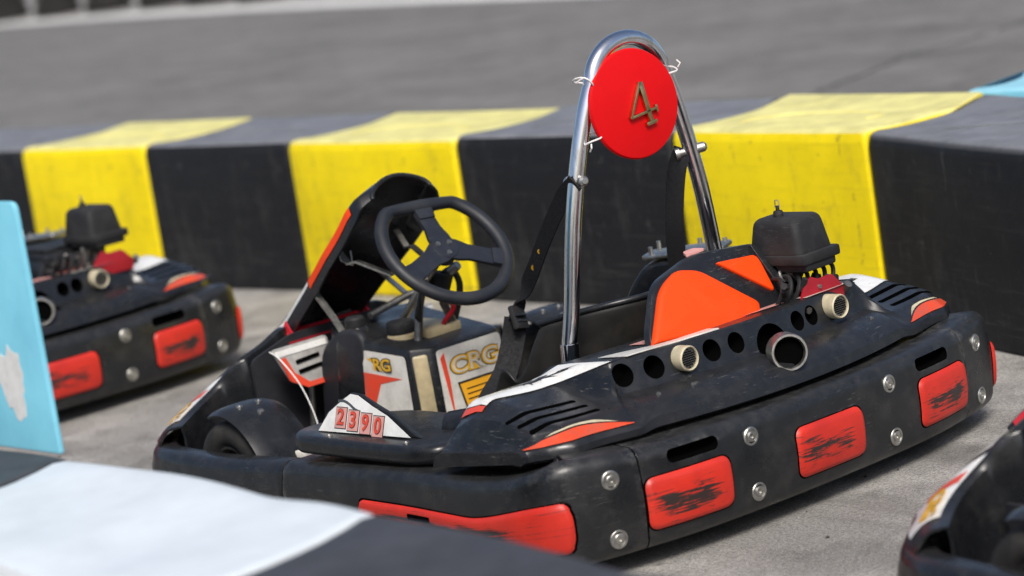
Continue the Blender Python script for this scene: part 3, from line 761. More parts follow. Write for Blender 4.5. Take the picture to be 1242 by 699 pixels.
    for k in range(5):
        z = .205 - k * .0135; ln.append(prism('l', [fa(.005, z, .0068), fa(.12 - .02 * (k % 3), z, .0068), fa(.12 - .02 * (k % 3), z - .003, .0068), fa(.005, z - .003, .0068)], (0, -.0005, 0), None))
    merge('printed_lines', ln, M['blackst'], la)
    # chamfer: tank visible, and the left label
    def fc(t, z, o):
        f = (z - .07) / .262; a = Vector((-.128, .352)); b = Vector((-.074, .319)); q = a.lerp(b, t); nn = Vector((-.52, -.85)).normalized()
        x = q.x * (1 + .12 * (1 - f)); y = q.y + (q.y - .45) * .10 * (1 - f); return Vector((x + nn.x * o, y + nn.y * o, z))
    pillow('fuel_tank', roundpoly([fc(.10, .318, .001), fc(.72, .318, .001), fc(.82, .10, .001), fc(.22, .10, .001)], .008), (-.52, -.85, 0), .004, M['tank'], tower, crown=.003, edge=.006)
    def fl(t, z, o):
        f = (z - .07) / .262; a = Vector((-.130, .36)); b = Vector((-.146, .52)); q = a.lerp(b, t)
        x = q.x * (1 + .12 * (1 - f)); y = q.y + (q.y - .45) * .10 * (1 - f); return Vector((x - o, y - o * .1, z))
    lb = prism('side_label', roundpoly([fl(.02, .320, .003), fl(.98, .336, .003), fl(1.0, .10, .003), fl(-.02, .10, .003)], .012), (-.001, 0, 0), M['white'], tower)
    prism('red_flash', [fl(.98, .278, .0045), fl(.14, .262, .0045), fl(.62, .248, .0045), fl(.78, .19, .0045), fl(.98, .17, .0045)], (-.0006, 0, 0), M['redst'], lb)
    text_obj('brand_lettering', 'CRG', .044, fl(.66, .297, .005), (0, -1, 0), (0, 0, 1), M['blackst'], lb, 1.25, .0035)
    text_obj('brand_lettering', 'CRG', .044, fl(.66, .297, .0062), (0, -1, 0), (0, 0, 1), M['gold'], lb, 1.25, .001)
    prism('label_hole', [fl(.55, .175, .0045), fl(.42, .175, .0045), fl(.42, .135, .0045), fl(.55, .135, .0045)], (-.0006, 0, 0), M['hole'], lb)
    # knee shield ahead of the tower
    prism('knee_shield', roundpoly([(-.152, .51, .10), (-.152, .505, .385), (-.15, .60, .390), (-.15, .70, .33), (-.15, .74, .10)], .05), (.03, 0, 0), M['inner'], root, .012, seg=3)
    # caps and neck
    lathe('tank_neck', [(.045, -.02), (.04, .012), (.032, .02), (0, .02)], (-.055, .46, .345), (0, 0, 1), M['tank'], tower, 24)
    cp = lathe('filler_cap', [(0, .0), (.036, 0), (.038, .006), (.038, .026), (.034, .032), (0, .034)], (-.055, .46, .362), (0, 0, 1), M['matte'], root, 24)
    lathe('filler_cap', [(0, .0), (.026, 0), (.027, .004), (.027, .022), (.022, .028), (0, .03)], (-.105, .585, .385), (0, 0, 1), M['matte'], root, 22)
    lathe('cap_base', [(.034, -.03), (.032, -.006), (.028, .0), (0, .0)], (-.105, .585, .385), (0, 0, 1), M['black'], root, 22)
    box('column_plate', (.03, .46, .352), (.12, .15, .03), M['tank'], root, .008)
    # steering supports
    a_ = R(42); wc = Vector((-.008, .285, .582)); wn = Vector((0, -math.cos(a_), math.sin(a_)))
    tube('steering_column', [wc - wn * .02, wc - wn * .12, wc - wn * .42], [.014, .011, .011], M['steel'], root, 14)
    for sx, yy in ((-.055, .40), (.085, .40)):
        tube('column_stay', [(sx, yy, .33), (sx * .6, .40, .42), (sx * .4, .375, .50)], .011, M['alloy'], root, 10)
    prism('column_bracket', roundpoly([(-.06, .33, .50), (-.075, .36, .41), (-.03, .40, .38), (.0, .40, .50)], .01), (0, .012, 0), M['matte'], root, .002)
    tube('cable_loop', [(.04, .37, .50), (.085, .385, .50), (.115, .40, .45), (.10, .42, .37), (.09, .44, .34)], .009, M['matte'], root, 10, 6)
    box('switch_box', (.035, .385, .475), (.06, .05, .06), M['matte'], root, .008, rot=(20, 10, 25))
    lathe('key_switch', [(0, .03), (.011, .03), (.013, .022), (.013, 0)], (.052, .35, .505), (.2, -.8, .5), M['steel'], root, 16)
    tube('red_wire', [(.02, .37, .45), (.05, .36, .41), (.035, .39, .37), (.05, .41, .34)], .007, M['redtin'], root, 8, 5)
    tube('tie_rod', [(-.04, .60, .40), (.10, .60, .425), (.17, .56, .43)], .010, M['alloy'], root, 10)
    # ---- steering wheel: flat-topped rim, turned to the left
    e1 = Vector((1, 0, 0)); e2 = wn.cross(e1); e2 = e2 if e2.z > 0 else -e2
    turn = R(-5)
    def wp(x, y, d=0):
        c_, s_ = math.cos(turn), math.sin(turn); return wc + e1 * (x * c_ - y * s_) + e2 * (x * s_ + y * c_) + wn * d
    pts = []
    RW = .170
    for k in range(72):
        q = 2 * math.pi * k / 72; x, y = RW * math.cos(q) * 1.03, RW * math.sin(q)
        if y > RW * .80: y = RW * (.80 + .10 * (y / RW - .80))
        pts.append(wp(x, y))
    vs, fs = [], []
    for k in range(72):
        t = (pts[(k + 1) % 72] - pts[k - 1]).normalized(); o_ = (pts[k] - wc); o_ = (o_ - wn * o_.dot(wn)).normalized()
        for j in range(12): q = 2 * math.pi * j / 12; vs.append(pts[k] + o_ * math.cos(q) * .0185 + wn * math.sin(q) * .0165)
    for k in range(72):
        for j in range(12): a = k * 12 + j; b = k * 12 + (j + 1) % 12; c = ((k + 1) % 72) * 12 + (j + 1) % 12; d = ((k + 1) % 72) * 12 + j; fs.append((a, b, c, d))
    sw = mesh('steering_wheel', vs, fs, M['wheel'], root)
    sp = []
    for ang in (90, -25, 205):
        q = R(ang); d = Vector((math.cos(q), math.sin(q))); p_ = Vector((-d.y, d.x)); r1 = RW * (.80 if ang == 90 else 1) - .003
        poly = [d * .0 + p_ * .034, d * .034 + p_ * .033, d * .065 + p_ * .025, d * r1 + p_ * .026, d * r1 - p_ * .026, d * .065 - p_ * .025, d * .034 - p_ * .033, d * .0 - p_ * .034]
        o_ = prism('s', [wp(v_.x, v_.y, .002) for v_ in poly], wn * -.009, None, None); sp.append(o_)
        g1 = d * (r1 - .034); 
        pad = prism('s', [wp(*(d * (r1 - .036) + p_ * .0245), .0065), wp(*(d * (r1 + .010) + p_ * .030), .0115), wp(*(d * (r1 + .010) - p_ * .030), .0115), wp(*(d * (r1 - .036) - p_ * .0245), .0065)], wn * -.016, None, None); sp.append(pad)
    spk = merge('spokes', sp, M['spoke'], sw)
    lathe('hub', [(0, .0035), (.036, .0035), (.038, .001), (.038, -.03), (0, -.03)], wc, wn, M['spoke'], sw, 28)
    for k in range(3):
        q = R(30 + 120 * k); bolt(sw, at=wp(.021 * math.cos(q), .021 * math.sin(q), .0035), nrm=wn, r=.0062)

    # ---- roll hoop, disc with number
    hoopc = [(-.268, -.415, .30), (-.266, -.42, .40), (-.250, -.432, .50), (-.225, -.45, .68), (-.196, -.465, .82), (-.165, -.478, .93), (-.143, -.485, .985)]
    hoopr = [(.268, -.415, .30), (.262, -.42, .40), (.240, -.432, .50), (.206, -.45, .68), (.168, -.465, .82), (.130, -.478, .93), (.106, -.485, .985)]
    arc = [(-.0185 - .118 * math.cos(q), -.488, .986 + .102 * math.sin(q)) for q in lin(.22, math.pi - .22, 15)]
    hpts = hoopc + arc + hoopr[::-1]
    tube('roll_hoop', hpts, .0195, M['chrome'], root, 20, 4)
    for sx in (-1, 1):
        cyl('hoop_sleeve', (sx * .270, -.413, .26), (sx * .2640, -.421, .418), .0225, M['chrome'], root)
        bb = lathe('hoop_bolt', [(0, .040), (.007, .040), (.012, .034), (.0125, .026), (.012, .018), (.0145, .018), (.0145, .008), (.0105, .006), (.0105, -.028), (.016, -.030), (.016, -.040), (0, -.041)], (-.201 if sx < 0 else .176, -.462, .787), (sx * .25, -.95, .1) if sx < 0 else (.85, -.5, .1), M['steel'], root, 20)
    dn = Vector((-.10, -.99, .05)).normalized(); dc = Vector((-.040, -.515, .938))
    disc = lathe('number_disc', [(0, -.006), (.120, -.006), (.128, -.003), (.129, .003), (.126, .008), (.122, .009), (0, .009)], dc, dn, M['disc'], root, 56, 40)
    # brass numeral 4, leaning
    ux = Vector((1, 0, 0)); ux = (ux - dn * ux.dot(dn)).normalized(); uy = -ux.cross(dn) ; uy = uy if uy.z > 0 else -uy
    tl_ = R(8); bx = ux * math.cos(tl_) + uy * math.sin(tl_); by = uy * math.cos(tl_) - ux * math.sin(tl_)
    o4 = dc + dn * .009 + ux * .012 + uy * (-.006)
    def d4(x, y): return o4 + bx * x + by * y
    def bar4(pa_, pb_, w1, w2):
        pa_ = (pa_[0] * 1.12, pa_[1] * 1.12); pb_ = (pb_[0] * 1.12, pb_[1] * 1.12); w1 *= 1.02; w2 *= 1.02
        a = Vector(pa_); b = Vector(pb_); d = (b - a).normalized(); p_ = Vector((-d.y, d.x))
        return prism('b', [d4(*(a + p_ * w1)), d4(*(b + p_ * w2)), d4(*(b - p_ * w2)), d4(*(a - p_ * w1))], dn * .011, None, None, .001)
    merge('numeral', [bar4((.012, .046), (.012, -.040), .0062, .0062), bar4((.011, .046), (-.036, -.018), .0030, .0030), bar4((-.038, -.017), (.034, -.017), .0032, .0032), bar4((-.002, -.042), (.026, -.042), .0042, .0042), bar4((.034, -.010), (.034, -.026), .003, .003)], M['brass'], disc)
    for q, rr in ((148, .128), (22, .128), (205, .128)):
        p_ = dc + ux * rr * math.cos(R(q)) + uy * rr * math.sin(R(q)); o_ = (p_ - dc).normalized(); tt = dn.cross(o_)
        lp = []
        for k in range(15): w_ = 2 * math.pi * k / 14; lp.append(p_ + o_ * .010 + o_ * (.0225 * math.cos(w_)) + Vector((0, 1, 0)) * (.025 * math.sin(w_) + .014) + tt * .004 * math.sin(w_ * 2))
        z_ = [tube('z', lp, .0022, None, None, 6)]
        z_.append(tube('z', [p_ + o_ * .03 + dn * .005, p_ + o_ * .038 + tt * .006 + dn * .010, p_ + o_ * .040 + tt * .014], .0020, None, None, 6))
        merge('cable_tie', z_, M['tie'], root)

    # ---- seat belts
    b1 = [(-.222, -.478, .790), (-.200, -.40, .745), (-.150, -.27, .65), (-.100, -.15, .555), (-.065, -.06, .485), (-.085, -.03, .42)]
    tube('seat_belt', b1, .01, M['belt'], root, 8, 5, flat=(.042, .004), up=(.25, -.6, .5))
    b2 = [(-.083, -.035, .425), (-.10, -.03, .37), (-.15, -.04, .30), (-.225, -.06, .255), (-.29, -.10, .225)]
    tube('seat_belt', b2, .01, M['belt'], root, 8, 5, flat=(.058, .005), up=(-.3, -.8, .4))
    bk = box('belt_buckle', (-.083, -.045, .425), (.052, .016, .062), M['matte'], root, .005, rot=(-18, 12, 14))
    box('buckle_bar', (-.084, -.056, .432), (.040, .008, .007), M['black'], bk, .002, rot=(-18, 12, 14)); box('buckle_bar', (-.083, -.054, .416), (.040, .008, .007), M['black'], bk, .002, rot=(-18, 12, 14))
    t1 = Vector((-.098, -.147, .555)); text_obj('belt_mark', 'C', .030, t1 + Vector((-.0, -.006, .0)), (.5, -.5, -.1), (-.2, -.5, .8), M['gold'], root, 1, .001)
    t1 = Vector((-.125, -.205, .602)); text_obj('belt_mark', 'G', .020, t1 + Vector((-.0, -.006, .0)), (.5, -.5, -.1), (-.2, -.5, .8), M['gold'], root, 1, .001)
    b3 = [(.160, -.455, .795), (.140, -.44, .74), (.138, -.41, .62), (.165, -.37, .50), (.175, -.34, .40)]
    tube('seat_belt', b3, .01, M['belt'], root, 8, 5, flat=(.046, .004), up=(-.5, -.8, .1))

    # ---- engine, airbox, covers
    eng = [box('e', (.30, -.50, .25), (.22, .26, .26), None, None, .02), box('e', (.30, -.40, .36), (.16, .14, .12), None, None, .015)]
    for k in range(7): eng.append(box('e', (.30, -.30, .20 + .026 * k), (.17, .12, .010), None, None, .002))
    eng.append(cyl('e', (.19, -.50, .25), (.15, -.50, .25), .10, None)); eng.append(cyl('e', (.22, -.66, .40), (.22, -.66, .47), .02, None))
    for k in range(9):
        a = Vector((random.uniform(.20, .32), random.uniform(-.70, -.58), random.uniform(.40, .44))); eng.append(tube('e', [a, a + Vector((random.uniform(-.04, .04), random.uniform(-.02, .04), .05)), a + Vector((random.uniform(-.05, .05), .02, .07))], .005, None, None, 8, 4))
        eng.append(cyl('e', a, a + Vector((0, -.012, .004)), .009, None, None, 6))
    random.seed(11); dk = []
    for k in range(26):
        a = Vector((random.uniform(.13, .36), random.uniform(-.74, -.60), random.uniform(.40, .465)))
        d = Vector((random.uniform(-.5, .5), random.uniform(-1, .2), random.uniform(-.2, .9))).normalized()
        (eng if k % 2 else dk).append(cyl('e', a, a + d * random.uniform(.012, .035), random.uniform(.004, .011), None, None, random.choice((6, 6, 12))))
    for k in range(7):
        a = Vector((.14 + .03 * k, -.70, .41)); dk.append(tube('e', [a, a + Vector((.01, -.02, .04)), a + Vector((.03, .0, .065)), a + Vector((.05, .05, .06))], .0055, None, None, 8, 4))
    merge('fuel_hoses', dk, M['matte'], root)
    engine = merge('engine', eng, M['alloy'], root)
    ab = box('airbox', (.262, -.660, .562), (.135, .165, .100), M['matte'], root, .020, taper=(.80, .80), seg=4, rot=(0, 0, 4))
    box('airbox_base', (.265, -.665, .514), (.142, .172, .026), M['matte'], root, .006, rot=(0, 0, 4)); box('airbox_lip', (.265, -.670, .494), (.115, .15, .022), M['matte'], root, .006, rot=(0, 0, 4))
    lathe('wing_nut', [(0, .026), (.004, .026), (.005, .014), (.010, .014), (.012, .010), (.012, 0)], (.242, -.655, .612), (0, 0, 1), M['matte'], ab, 14); tube('wire_loop', [(.242, -.648, .634), (.242, -.65, .651), (.242, -.660, .651), (.242, -.662, .634)], .0014, M['steel'], ab, 6)
    # red sheet-metal shroud below the airbox
    prism('red_shroud', roundpoly([(.19, -.735, .410), (.205, -.735, .440), (.235, -.735, .470), (.262, -.735, .458), (.31, -.735, .460), (.345, -.735, .425), (.345, -.735, .39), (.19, -.735, .39)], .008), (0, .006, 0), M['redtin'], root, .001)
    bolt(root, at=(.262, -.7355, .440), nrm=(0, -1, 0), r=.005)
    # ribbed valve cover on the far side of the engine
    rc = [box('r', (.20, -.52, .455), (.20, .17, .06), None, None, .012, rot=(0, 0, 0))]
    for k in range(5): rc.append(box('r', (.20, -.585 + .032 * k, .492), (.185, .017, .018), None, None, .005))
    rc.append(box('r', (.10, -.52, .43), (.03, .15, .07), None, None, .01, rot=(0, 25, 0)))
    ribs = merge('ribbed_cover', rc, M['black'], root)
    # far-side cover beyond the seat with bolted alloy lid
    sc_ = prism('side_cover', roundpoly([(.30, .02, .30), (.32, -.02, .40), (.35, -.06, .462), (.43, -.30, .478), (.50, -.36, .40), (.50, -.36, .30)], .03), (.10, .06, 0), M['black'], root, .02, seg=3)
    lid = prism('alloy_lid', roundpoly([(.35, -.05, .470), (.45, .01, .466), (.52, -.22, .482), (.42, -.28, .486)], .02), (0, 0, .012), M['steel'], root, .004)
    for (x, y) in ((.37, -.07), (.44, -.03), (.40, -.16), (.48, -.14), (.43, -.25), (.49, -.22)): cyl('lid_bolt', (x, y, .48), (x, y, .503), .006, M['steel'], lid, 8)
    return root

def kids(o): return [c for c in bpy.data.objects if c.parent == o]
def dup(o, parent=None, skip=()):
    c = o.copy(); COL.objects.link(c)
    if parent: c.parent = parent
    for ch in kids(o):
        base = ch.name.split('.')[0]
        if base in skip: continue
        dup(ch, c, skip)
    return c

kart = build_kart()
GK = 'rental go-karts parked nose to tail'
tag(kart, 'black go-kart with chrome roll hoop carrying a round red disc numbered 4', 'go-kart', GK)
HOOPS = ('roll_hoop', 'hoop_sleeve', 'hoop_bolt', 'number_disc', 'cable_tie', 'headrest_cover', 'side_fin', 'top_flap', 'seat_belt', 'belt_buckle', 'belt_mark')
k2 = dup(kart, skip=HOOPS); k2.name = 'go_kart'; k2.location = (.028, 3.16, 0); k2.rotation_euler = (0, 0, R(-1.5))
for ch in kids(k2):
    if ch.name.split('.')[0] in ('engine', 'airbox', 'airbox_base', 'airbox_lip', 'red_shroud', 'ribbed_cover'): ch.location.x += .085
tag(k2, 'black go-kart parked ahead without hoop or disc, half hidden by the pale blue board', 'go-kart', GK)
k3 = dup(kart, skip=('number_disc', 'cable_tie')); k3.name = 'go_kart'; k3.location = (-.185, -2.685, 0); k3.rotation_euler = (0, 0, R(-5))
tag(k3, 'black go-kart at the lower right, only its front wheel corner in view', 'go-kart', GK)

# ================================================================== GROUND
def sheet(name, pts, z, mat):
    o = mesh(name, [(x, y, z) for x, y in pts], [tuple(range(len(pts)))], mat, None, False, fixn=False)
    if o.data.polygons[0].normal.z < 0: o.data.flip_normals()
    o['kind'] = 'structure'; return o
def asphalt(name, c1, c2, grain=.62, patch=.5, light=(.42, .41, .39), seed=0):
    m, nt, b = new_mat(name); v = coords(nt)
    mp = v
    big = noise(nt, mp, .9, 5, .6); mid = noise(nt, mp, 5, 6, .7); fine = noise(nt, mp, 105, 4, .85); vfine = noise(nt, mp, 260, 2, .8)
    c = mix(nt, ramp(nt, big, [(.35, 0), (.65, 1)]), c1, c2)
    c = mix(nt, math_(nt, 'MULTIPLY', ramp(nt, noise(nt, mp, 2.3, 7, .72), [(.48, 0), (.66, 1)]), patch), c, light)
    c = mix(nt, math_(nt, 'MULTIPLY', ramp(nt, mid, [(.34, 1), (.47, 0)]), .5), c, tuple(x * .45 for x in c1))
    c = mix(nt, math_(nt, 'MULTIPLY', ramp(nt, fine, [(.40, 1), (.56, 0)]), grain), c, tuple(x * .25 for x in c1))
    c = mix(nt, math_(nt, 'MULTIPLY', ramp(nt, vfine, [(.56, 0), (.66, 1)]), grain), c, tuple(min(.7, x * 1.5 + .05) for x in light))
    band = noise(nt, coords(nt, (2.2, .22, 1), rot=(0, 0, .12)), 1.6, 5, .6)
    c = mix(nt, ramp(nt, band, [(.54, 0), (.66, .42)]), c, tuple(x * .42 for x in c1))
    spot = noise(nt, mp, 6.5, 3, .5); c = mix(nt, ramp(nt, spot, [(.70, 0), (.76, .6)]), c, tuple(x * .3 for x in c1))
    L(nt, c, b.inputs['Base Color']); b.inputs['Roughness'].default_value = .9; b.inputs['Specular IOR Level'].default_value = .25
    bump(nt, b, math_(nt, 'ADD', fine, math_(nt, 'MULTIPLY', mid, .6)), .55, .006)
    return m, nt, b
mg, _, _ = asphalt('weathered_asphalt', (.24, .228, .208), (.39, .372, .342), patch=.85, light=(.56, .535, .495))
sheet('ground', [(-60, -60), (90, -60), (90, 120), (-60, 120)], 0, mg)
mt, ntt, bt = asphalt('track_asphalt', (.150, .144, .135), (.205, .197, .185), grain=.18, patch=.4, light=(.29, .28, .265))
track = [(2.42, -12), (2.35, 0), (2.50, 4), (2.6, 14), (2.6, 40), (8, 60), (20, 60), (14.9, 40), (14.9, 26.7), (14.6, 23.2), (13.95, 19.45), (13.2, 15.75), (11.6, 9), (9.9, 2), (7, -12)]
sheet('race_track', track, .004, mt)
wl = simple('worn_white_paint', (.78, .77, .72), .7, 0, .25, 3)
edge = [(9.5, 2), (11.2, 9), (12.75, 15.75), (13.5, 19.45), (14.1, 23.2), (14.35, 26), (14.42, 30), (14.42, 40)]
vs = [(x, y, .008) for x, y in edge] + [(x + .45, y, .008) for x, y in edge]
n_ = len(edge); o = mesh('track_edge_line', vs, [(i, i + 1, n_ + i + 1, n_ + i) for i in range(n_ - 1)], wl, None, False); o['kind'] = 'structure'
if o.data.polygons[0].normal.z < 0: o.data.flip_normals()
# loose grit
random.seed(5); gv, gf = [], []
for k in range(420):
    x, y = random.uniform(-1.5, 1.6), random.uniform(-3.2, 5); r = random.choice((.002, .003, .003, .004, .006)); b0 = len(gv)
    for (a, b, c) in ((1, 0, 0), (0, 1, 0), (-1, 0, 0), (0, -1, 0), (0, 0, 1), (0, 0, -.3)): gv.append((x + a * r * random.uniform(.6, 1.3), y + b * r * random.uniform(.6, 1.3), .001 + (c + .3) * r * random.uniform(.6, 1.1)))
    for i in range(4): j = (i + 1) % 4; gf += [(b0 + i, b0 + j, b0 + 4), (b0 + j, b0 + i, b0 + 5)]
o = mesh('loose_grit', gv, gf, simple('grit_stone', (.10, .09, .08), .9, 0, .6, 3), None, False)
o['kind'] = 'stuff'; o['label'] = 'small dark loose grit scattered on the grey ground between the barriers'; o['category'] = 'grit'
# tar seam in the track
sm = simple('tar_seam', (.055, .053, .05), .8, 0, .4, 8)
seam = [(5.2, 4.1), (5.7, 4.35), (6.16, 4.56), (6.7, 4.72), (7.23, 4.90), (7.8, 4.95), (8.42, 5.02), (9.4, 5.3), (11.5, 5.6)]
vs, fs = [], []
sp_ = catmull([(x, y, .0075) for x, y in seam], 10)
for i, p in enumerate(sp_):
    w = .009 + .006 * math.sin(i * 1.7) + random.uniform(-.002, .004); j = random.uniform(-.012, .012); vs += [(p.x, p.y - w + j, .0085), (p.x, p.y + w + j, .0085)]
for i in range(len(sp_) - 1): fs.append((2 * i, 2 * i + 2, 2 * i + 3, 2 * i + 1))
o = mesh('tar_seam', vs, fs, sm, None, False); o['kind'] = 'structure'

# ================================================================== BARRIER BLOCKS
def barrier_mat(name, col, topcol, scr, dark=(.02, .02, .02), amt=.5):
    m, nt, b = new_mat(name); v = coords(nt)
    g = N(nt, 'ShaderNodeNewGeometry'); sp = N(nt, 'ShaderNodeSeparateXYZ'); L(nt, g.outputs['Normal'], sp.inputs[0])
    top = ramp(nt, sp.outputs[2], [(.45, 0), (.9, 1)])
    n1 = noise(nt, v, 3.5, 6, .65)
    c = mix(nt, ramp(nt, n1, [(.35, 0), (.75, 1)]), col, tuple(x * .78 for x in col))
    # long rubbing marks near the base and faint ones everywhere
    st = noise(nt, coords(nt, (1, .55, 9)), 5, 7, .72)
    ps = N(nt, 'ShaderNodeSeparateXYZ'); tc = N(nt, 'ShaderNodeTexCoord'); L(nt, tc.outputs['Object'], ps.inputs[0])
    low = ramp(nt, ps.outputs[2], [(.02, 1), (.26, .25)])
    f = math_(nt, 'MULTIPLY', ramp(nt, st, [(.54, 0), (.66, 1)]), math_(nt, 'MULTIPLY', low, amt)); c = mix(nt, f, c, scr)
    gr = noise(nt, coords(nt, (1, 2.2, .9), rot=(.3, 0, 0)), 2.6, 8, .78); c = mix(nt, math_(nt, 'MULTIPLY', ramp(nt, gr, [(.52, 0), (.70, .55)]), amt * 1.3), c, scr)
    vs_ = noise(nt, coords(nt, (1, 7, .7), rot=(.12, 0, 0)), 4.5, 6, .75); c = mix(nt, math_(nt, 'MULTIPLY', ramp(nt, vs_, [(.63, 0), (.67, .75)]), amt), c, scr)
    sp2 = ramp(nt, noise(nt, v, 17, 5, .75), [(.62, 0), (.69, .8)]); c = mix(nt, math_(nt, 'MULTIPLY', sp2, amt), c, dark)
    sp3 = ramp(nt, noise(nt, coords(nt, (1, 5, 1), rot=(.5, 0, 0)), 9, 6, .8), [(.64, 0), (.67, .6)]); c = mix(nt, math_(nt, 'MULTIPLY', sp3, amt), c, dark)
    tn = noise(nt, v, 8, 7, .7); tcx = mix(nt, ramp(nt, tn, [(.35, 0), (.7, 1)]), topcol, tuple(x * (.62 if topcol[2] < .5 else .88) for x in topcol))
    c = mix(nt, top, c, tcx)  # upward faces take the top colour: dust plus sheen put into the colour
    L(nt, c, b.inputs['Base Color']); L(nt, ramp(nt, n1, [(.3, .5), (.7, .7)]), b.inputs['Roughness']); b.inputs['Specular IOR Level'].default_value = .32
    bump(nt, b, math_(nt, 'ADD', noise(nt, v, 120, 3), st), .18, .003)
    return m
BM = {'black_near': barrier_mat('dark_barrier_plastic', (.010, .0105, .012), (.060, .062, .070), (.06, .06, .06), dark=(.09, .09, .09), amt=.4),  # same black body, less of the painted sheen and dust on top
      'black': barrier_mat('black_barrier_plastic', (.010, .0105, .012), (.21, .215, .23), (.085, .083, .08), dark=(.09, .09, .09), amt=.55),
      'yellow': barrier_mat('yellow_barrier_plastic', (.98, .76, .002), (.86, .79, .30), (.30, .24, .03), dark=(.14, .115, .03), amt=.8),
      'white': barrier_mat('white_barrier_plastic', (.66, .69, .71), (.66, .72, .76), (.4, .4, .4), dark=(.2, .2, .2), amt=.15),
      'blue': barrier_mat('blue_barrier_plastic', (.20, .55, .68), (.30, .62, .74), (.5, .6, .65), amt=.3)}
def block(name, y0, y1, x0a, x0b, colr, face=1, depth=.52, h=.58, back=.0):
    """interlocking moulded block between y0<y1; x0a/x0b: base line of the front face at y0/y1; face=+1 faces -X"""
    cy = (y0 + y1) / 2; cx = (x0a + x0b) / 2; g = .002
    prof = [(0, 0), (.003, .06), (.004, .30), (.004, h - .040), (.007, h - .030), (.015, h - .010), (.030, h - .002), (.055, h), (.10, h - .003), (.16, h - .005), (.22, h - .005), (.28, h - .005), (.34, h - .005), (.40, h - .005), (depth - .05, h), (depth - .02, h - .006), (depth - .004, h - .03), (depth, .06), (depth, 0)]
    ny = 28; vs, fs = [], []; K = len(prof); w1, w2 = random.uniform(0, 6), random.uniform(0, 6)
    def seam(d): # bulge of the joint line across the depth
        t = min(1, max(0, (d - .05) / (depth - .05))); return (-.05 * math.sin(math.pi * t) * (1 if d > .05 else 0) + .10 * t ** 2) if face > 0 else -.03 * math.sin(math.pi * t) - .05 * t
    for i in range(ny + 1):
        f = i / ny
        for (d, z) in prof:
            y = y0 + g + (y1 - y0 - 2 * g) * f + seam(d)
            bow = -.012 * math.sin(math.pi * f) + (.004 * math.sin(11 * f + w1) + .003 * math.sin(23 * f + w2)) * (1 if face < 0 else .35) * (1 if d < .2 else 0)
            wob = (.003 * math.sin(9 * f + w2) + .002 * math.sin(19 * f + w1)) * (1 if z > .4 else 0) * (1 if face < 0 else 0)
            x = x0a + (x0b - x0a) * f + d + bow if face > 0 else x0a + (x0b - x0a) * f - d - bow
            vs.append((x - cx, y - cy, z + wob))
    for i in range(ny):
        for k in range(K - 1): a = i * K + k; fs.append((a, a + 1, a + K + 1, a + K))
        a = i * K; fs.append((a, a + K, a + 2 * K - 1, a + K - 1))
    fs.append(tuple(range(K))); fs.append(tuple(ny * K + k for k in range(K)))
    o = mesh(name, vs, fs, BM[colr]); bevel(o, .014, 4, 50); o.location = (cx, cy, 0)
    # shallow moulded ridge on the top
    rid = []
    for r in ((.34,) if face > 0 else ()):
        pts = [((.22 + .11 * math.cos(q) if face > 0 else -.30 - .12 * math.cos(q)), (y1 - y0) * .30 * math.sin(q) , h - .0065) for q in lin(-1.9, 1.9, 16)]
        rid.append(tube('moulded_ridge', pts, .0045, BM[colr], o, 6))
    return o
GB = 'barrier blocks along the far side'
ys = [-2.95, -1.90, -.90, .22, 1.13, 2.20, 3.21, 4.15, 5.05, 6.1]
xb = [.45, .80, 1.15, 1.56, 1.66, 1.67, 1.70, 1.70, 1.69, 1.69]
cols = ['blue', 'black', 'black', 'yellow', 'black', 'yellow', 'black', 'yellow', 'black']
cols = ['yellow', 'yellow', 'black', 'yellow', 'black', 'yellow', 'black', 'yellow', 'black']
labs = {2: 'black barrier block at the far right end beside the rear of the numbered go-kart',
        3: 'yellow barrier block behind the engine of the numbered go-kart',
        4: 'black barrier block behind the roll hoop and red disc',
        5: 'yellow barrier block behind the steering wheel of the numbered go-kart',
        6: 'black barrier block between the numbered go-kart and the one ahead',
        7: 'yellow barrier block behind the engine of the leftmost go-kart',
        8: 'black barrier block at the far left behind the pale blue board'}
for i in range(2, 9):
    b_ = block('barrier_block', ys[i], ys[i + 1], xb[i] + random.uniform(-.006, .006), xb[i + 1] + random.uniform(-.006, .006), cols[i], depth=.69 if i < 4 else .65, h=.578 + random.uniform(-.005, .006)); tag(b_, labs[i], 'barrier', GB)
b_ = block('barrier_block', -.80, .40, 2.34, 2.24, 'blue', depth=.42); tag(b_, 'pale blue barrier block just showing over the black one at the right edge', 'barrier')
# near row, camera side
GN = 'barrier blocks along the near side'
for (y0, y1, colr, lb) in ((-.66, .39, 'black_near', 'black barrier block under the pale blue board at the left'), (-1.69, -.66, 'white', 'white barrier block out of focus in the left foreground'), (-2.75, -1.69, 'black_near', 'black barrier block out of focus at the bottom, right of the white one')):
    xo = {-.66: (-1.765, -1.745), -1.69: (-1.84, -1.765), -2.75: (-1.975, -1.84)}[y0]
    b_ = block('barrier_block', y0, y1, xo[0] , xo[1], colr, face=-1); tag(b_, lb, 'barrier', GN)

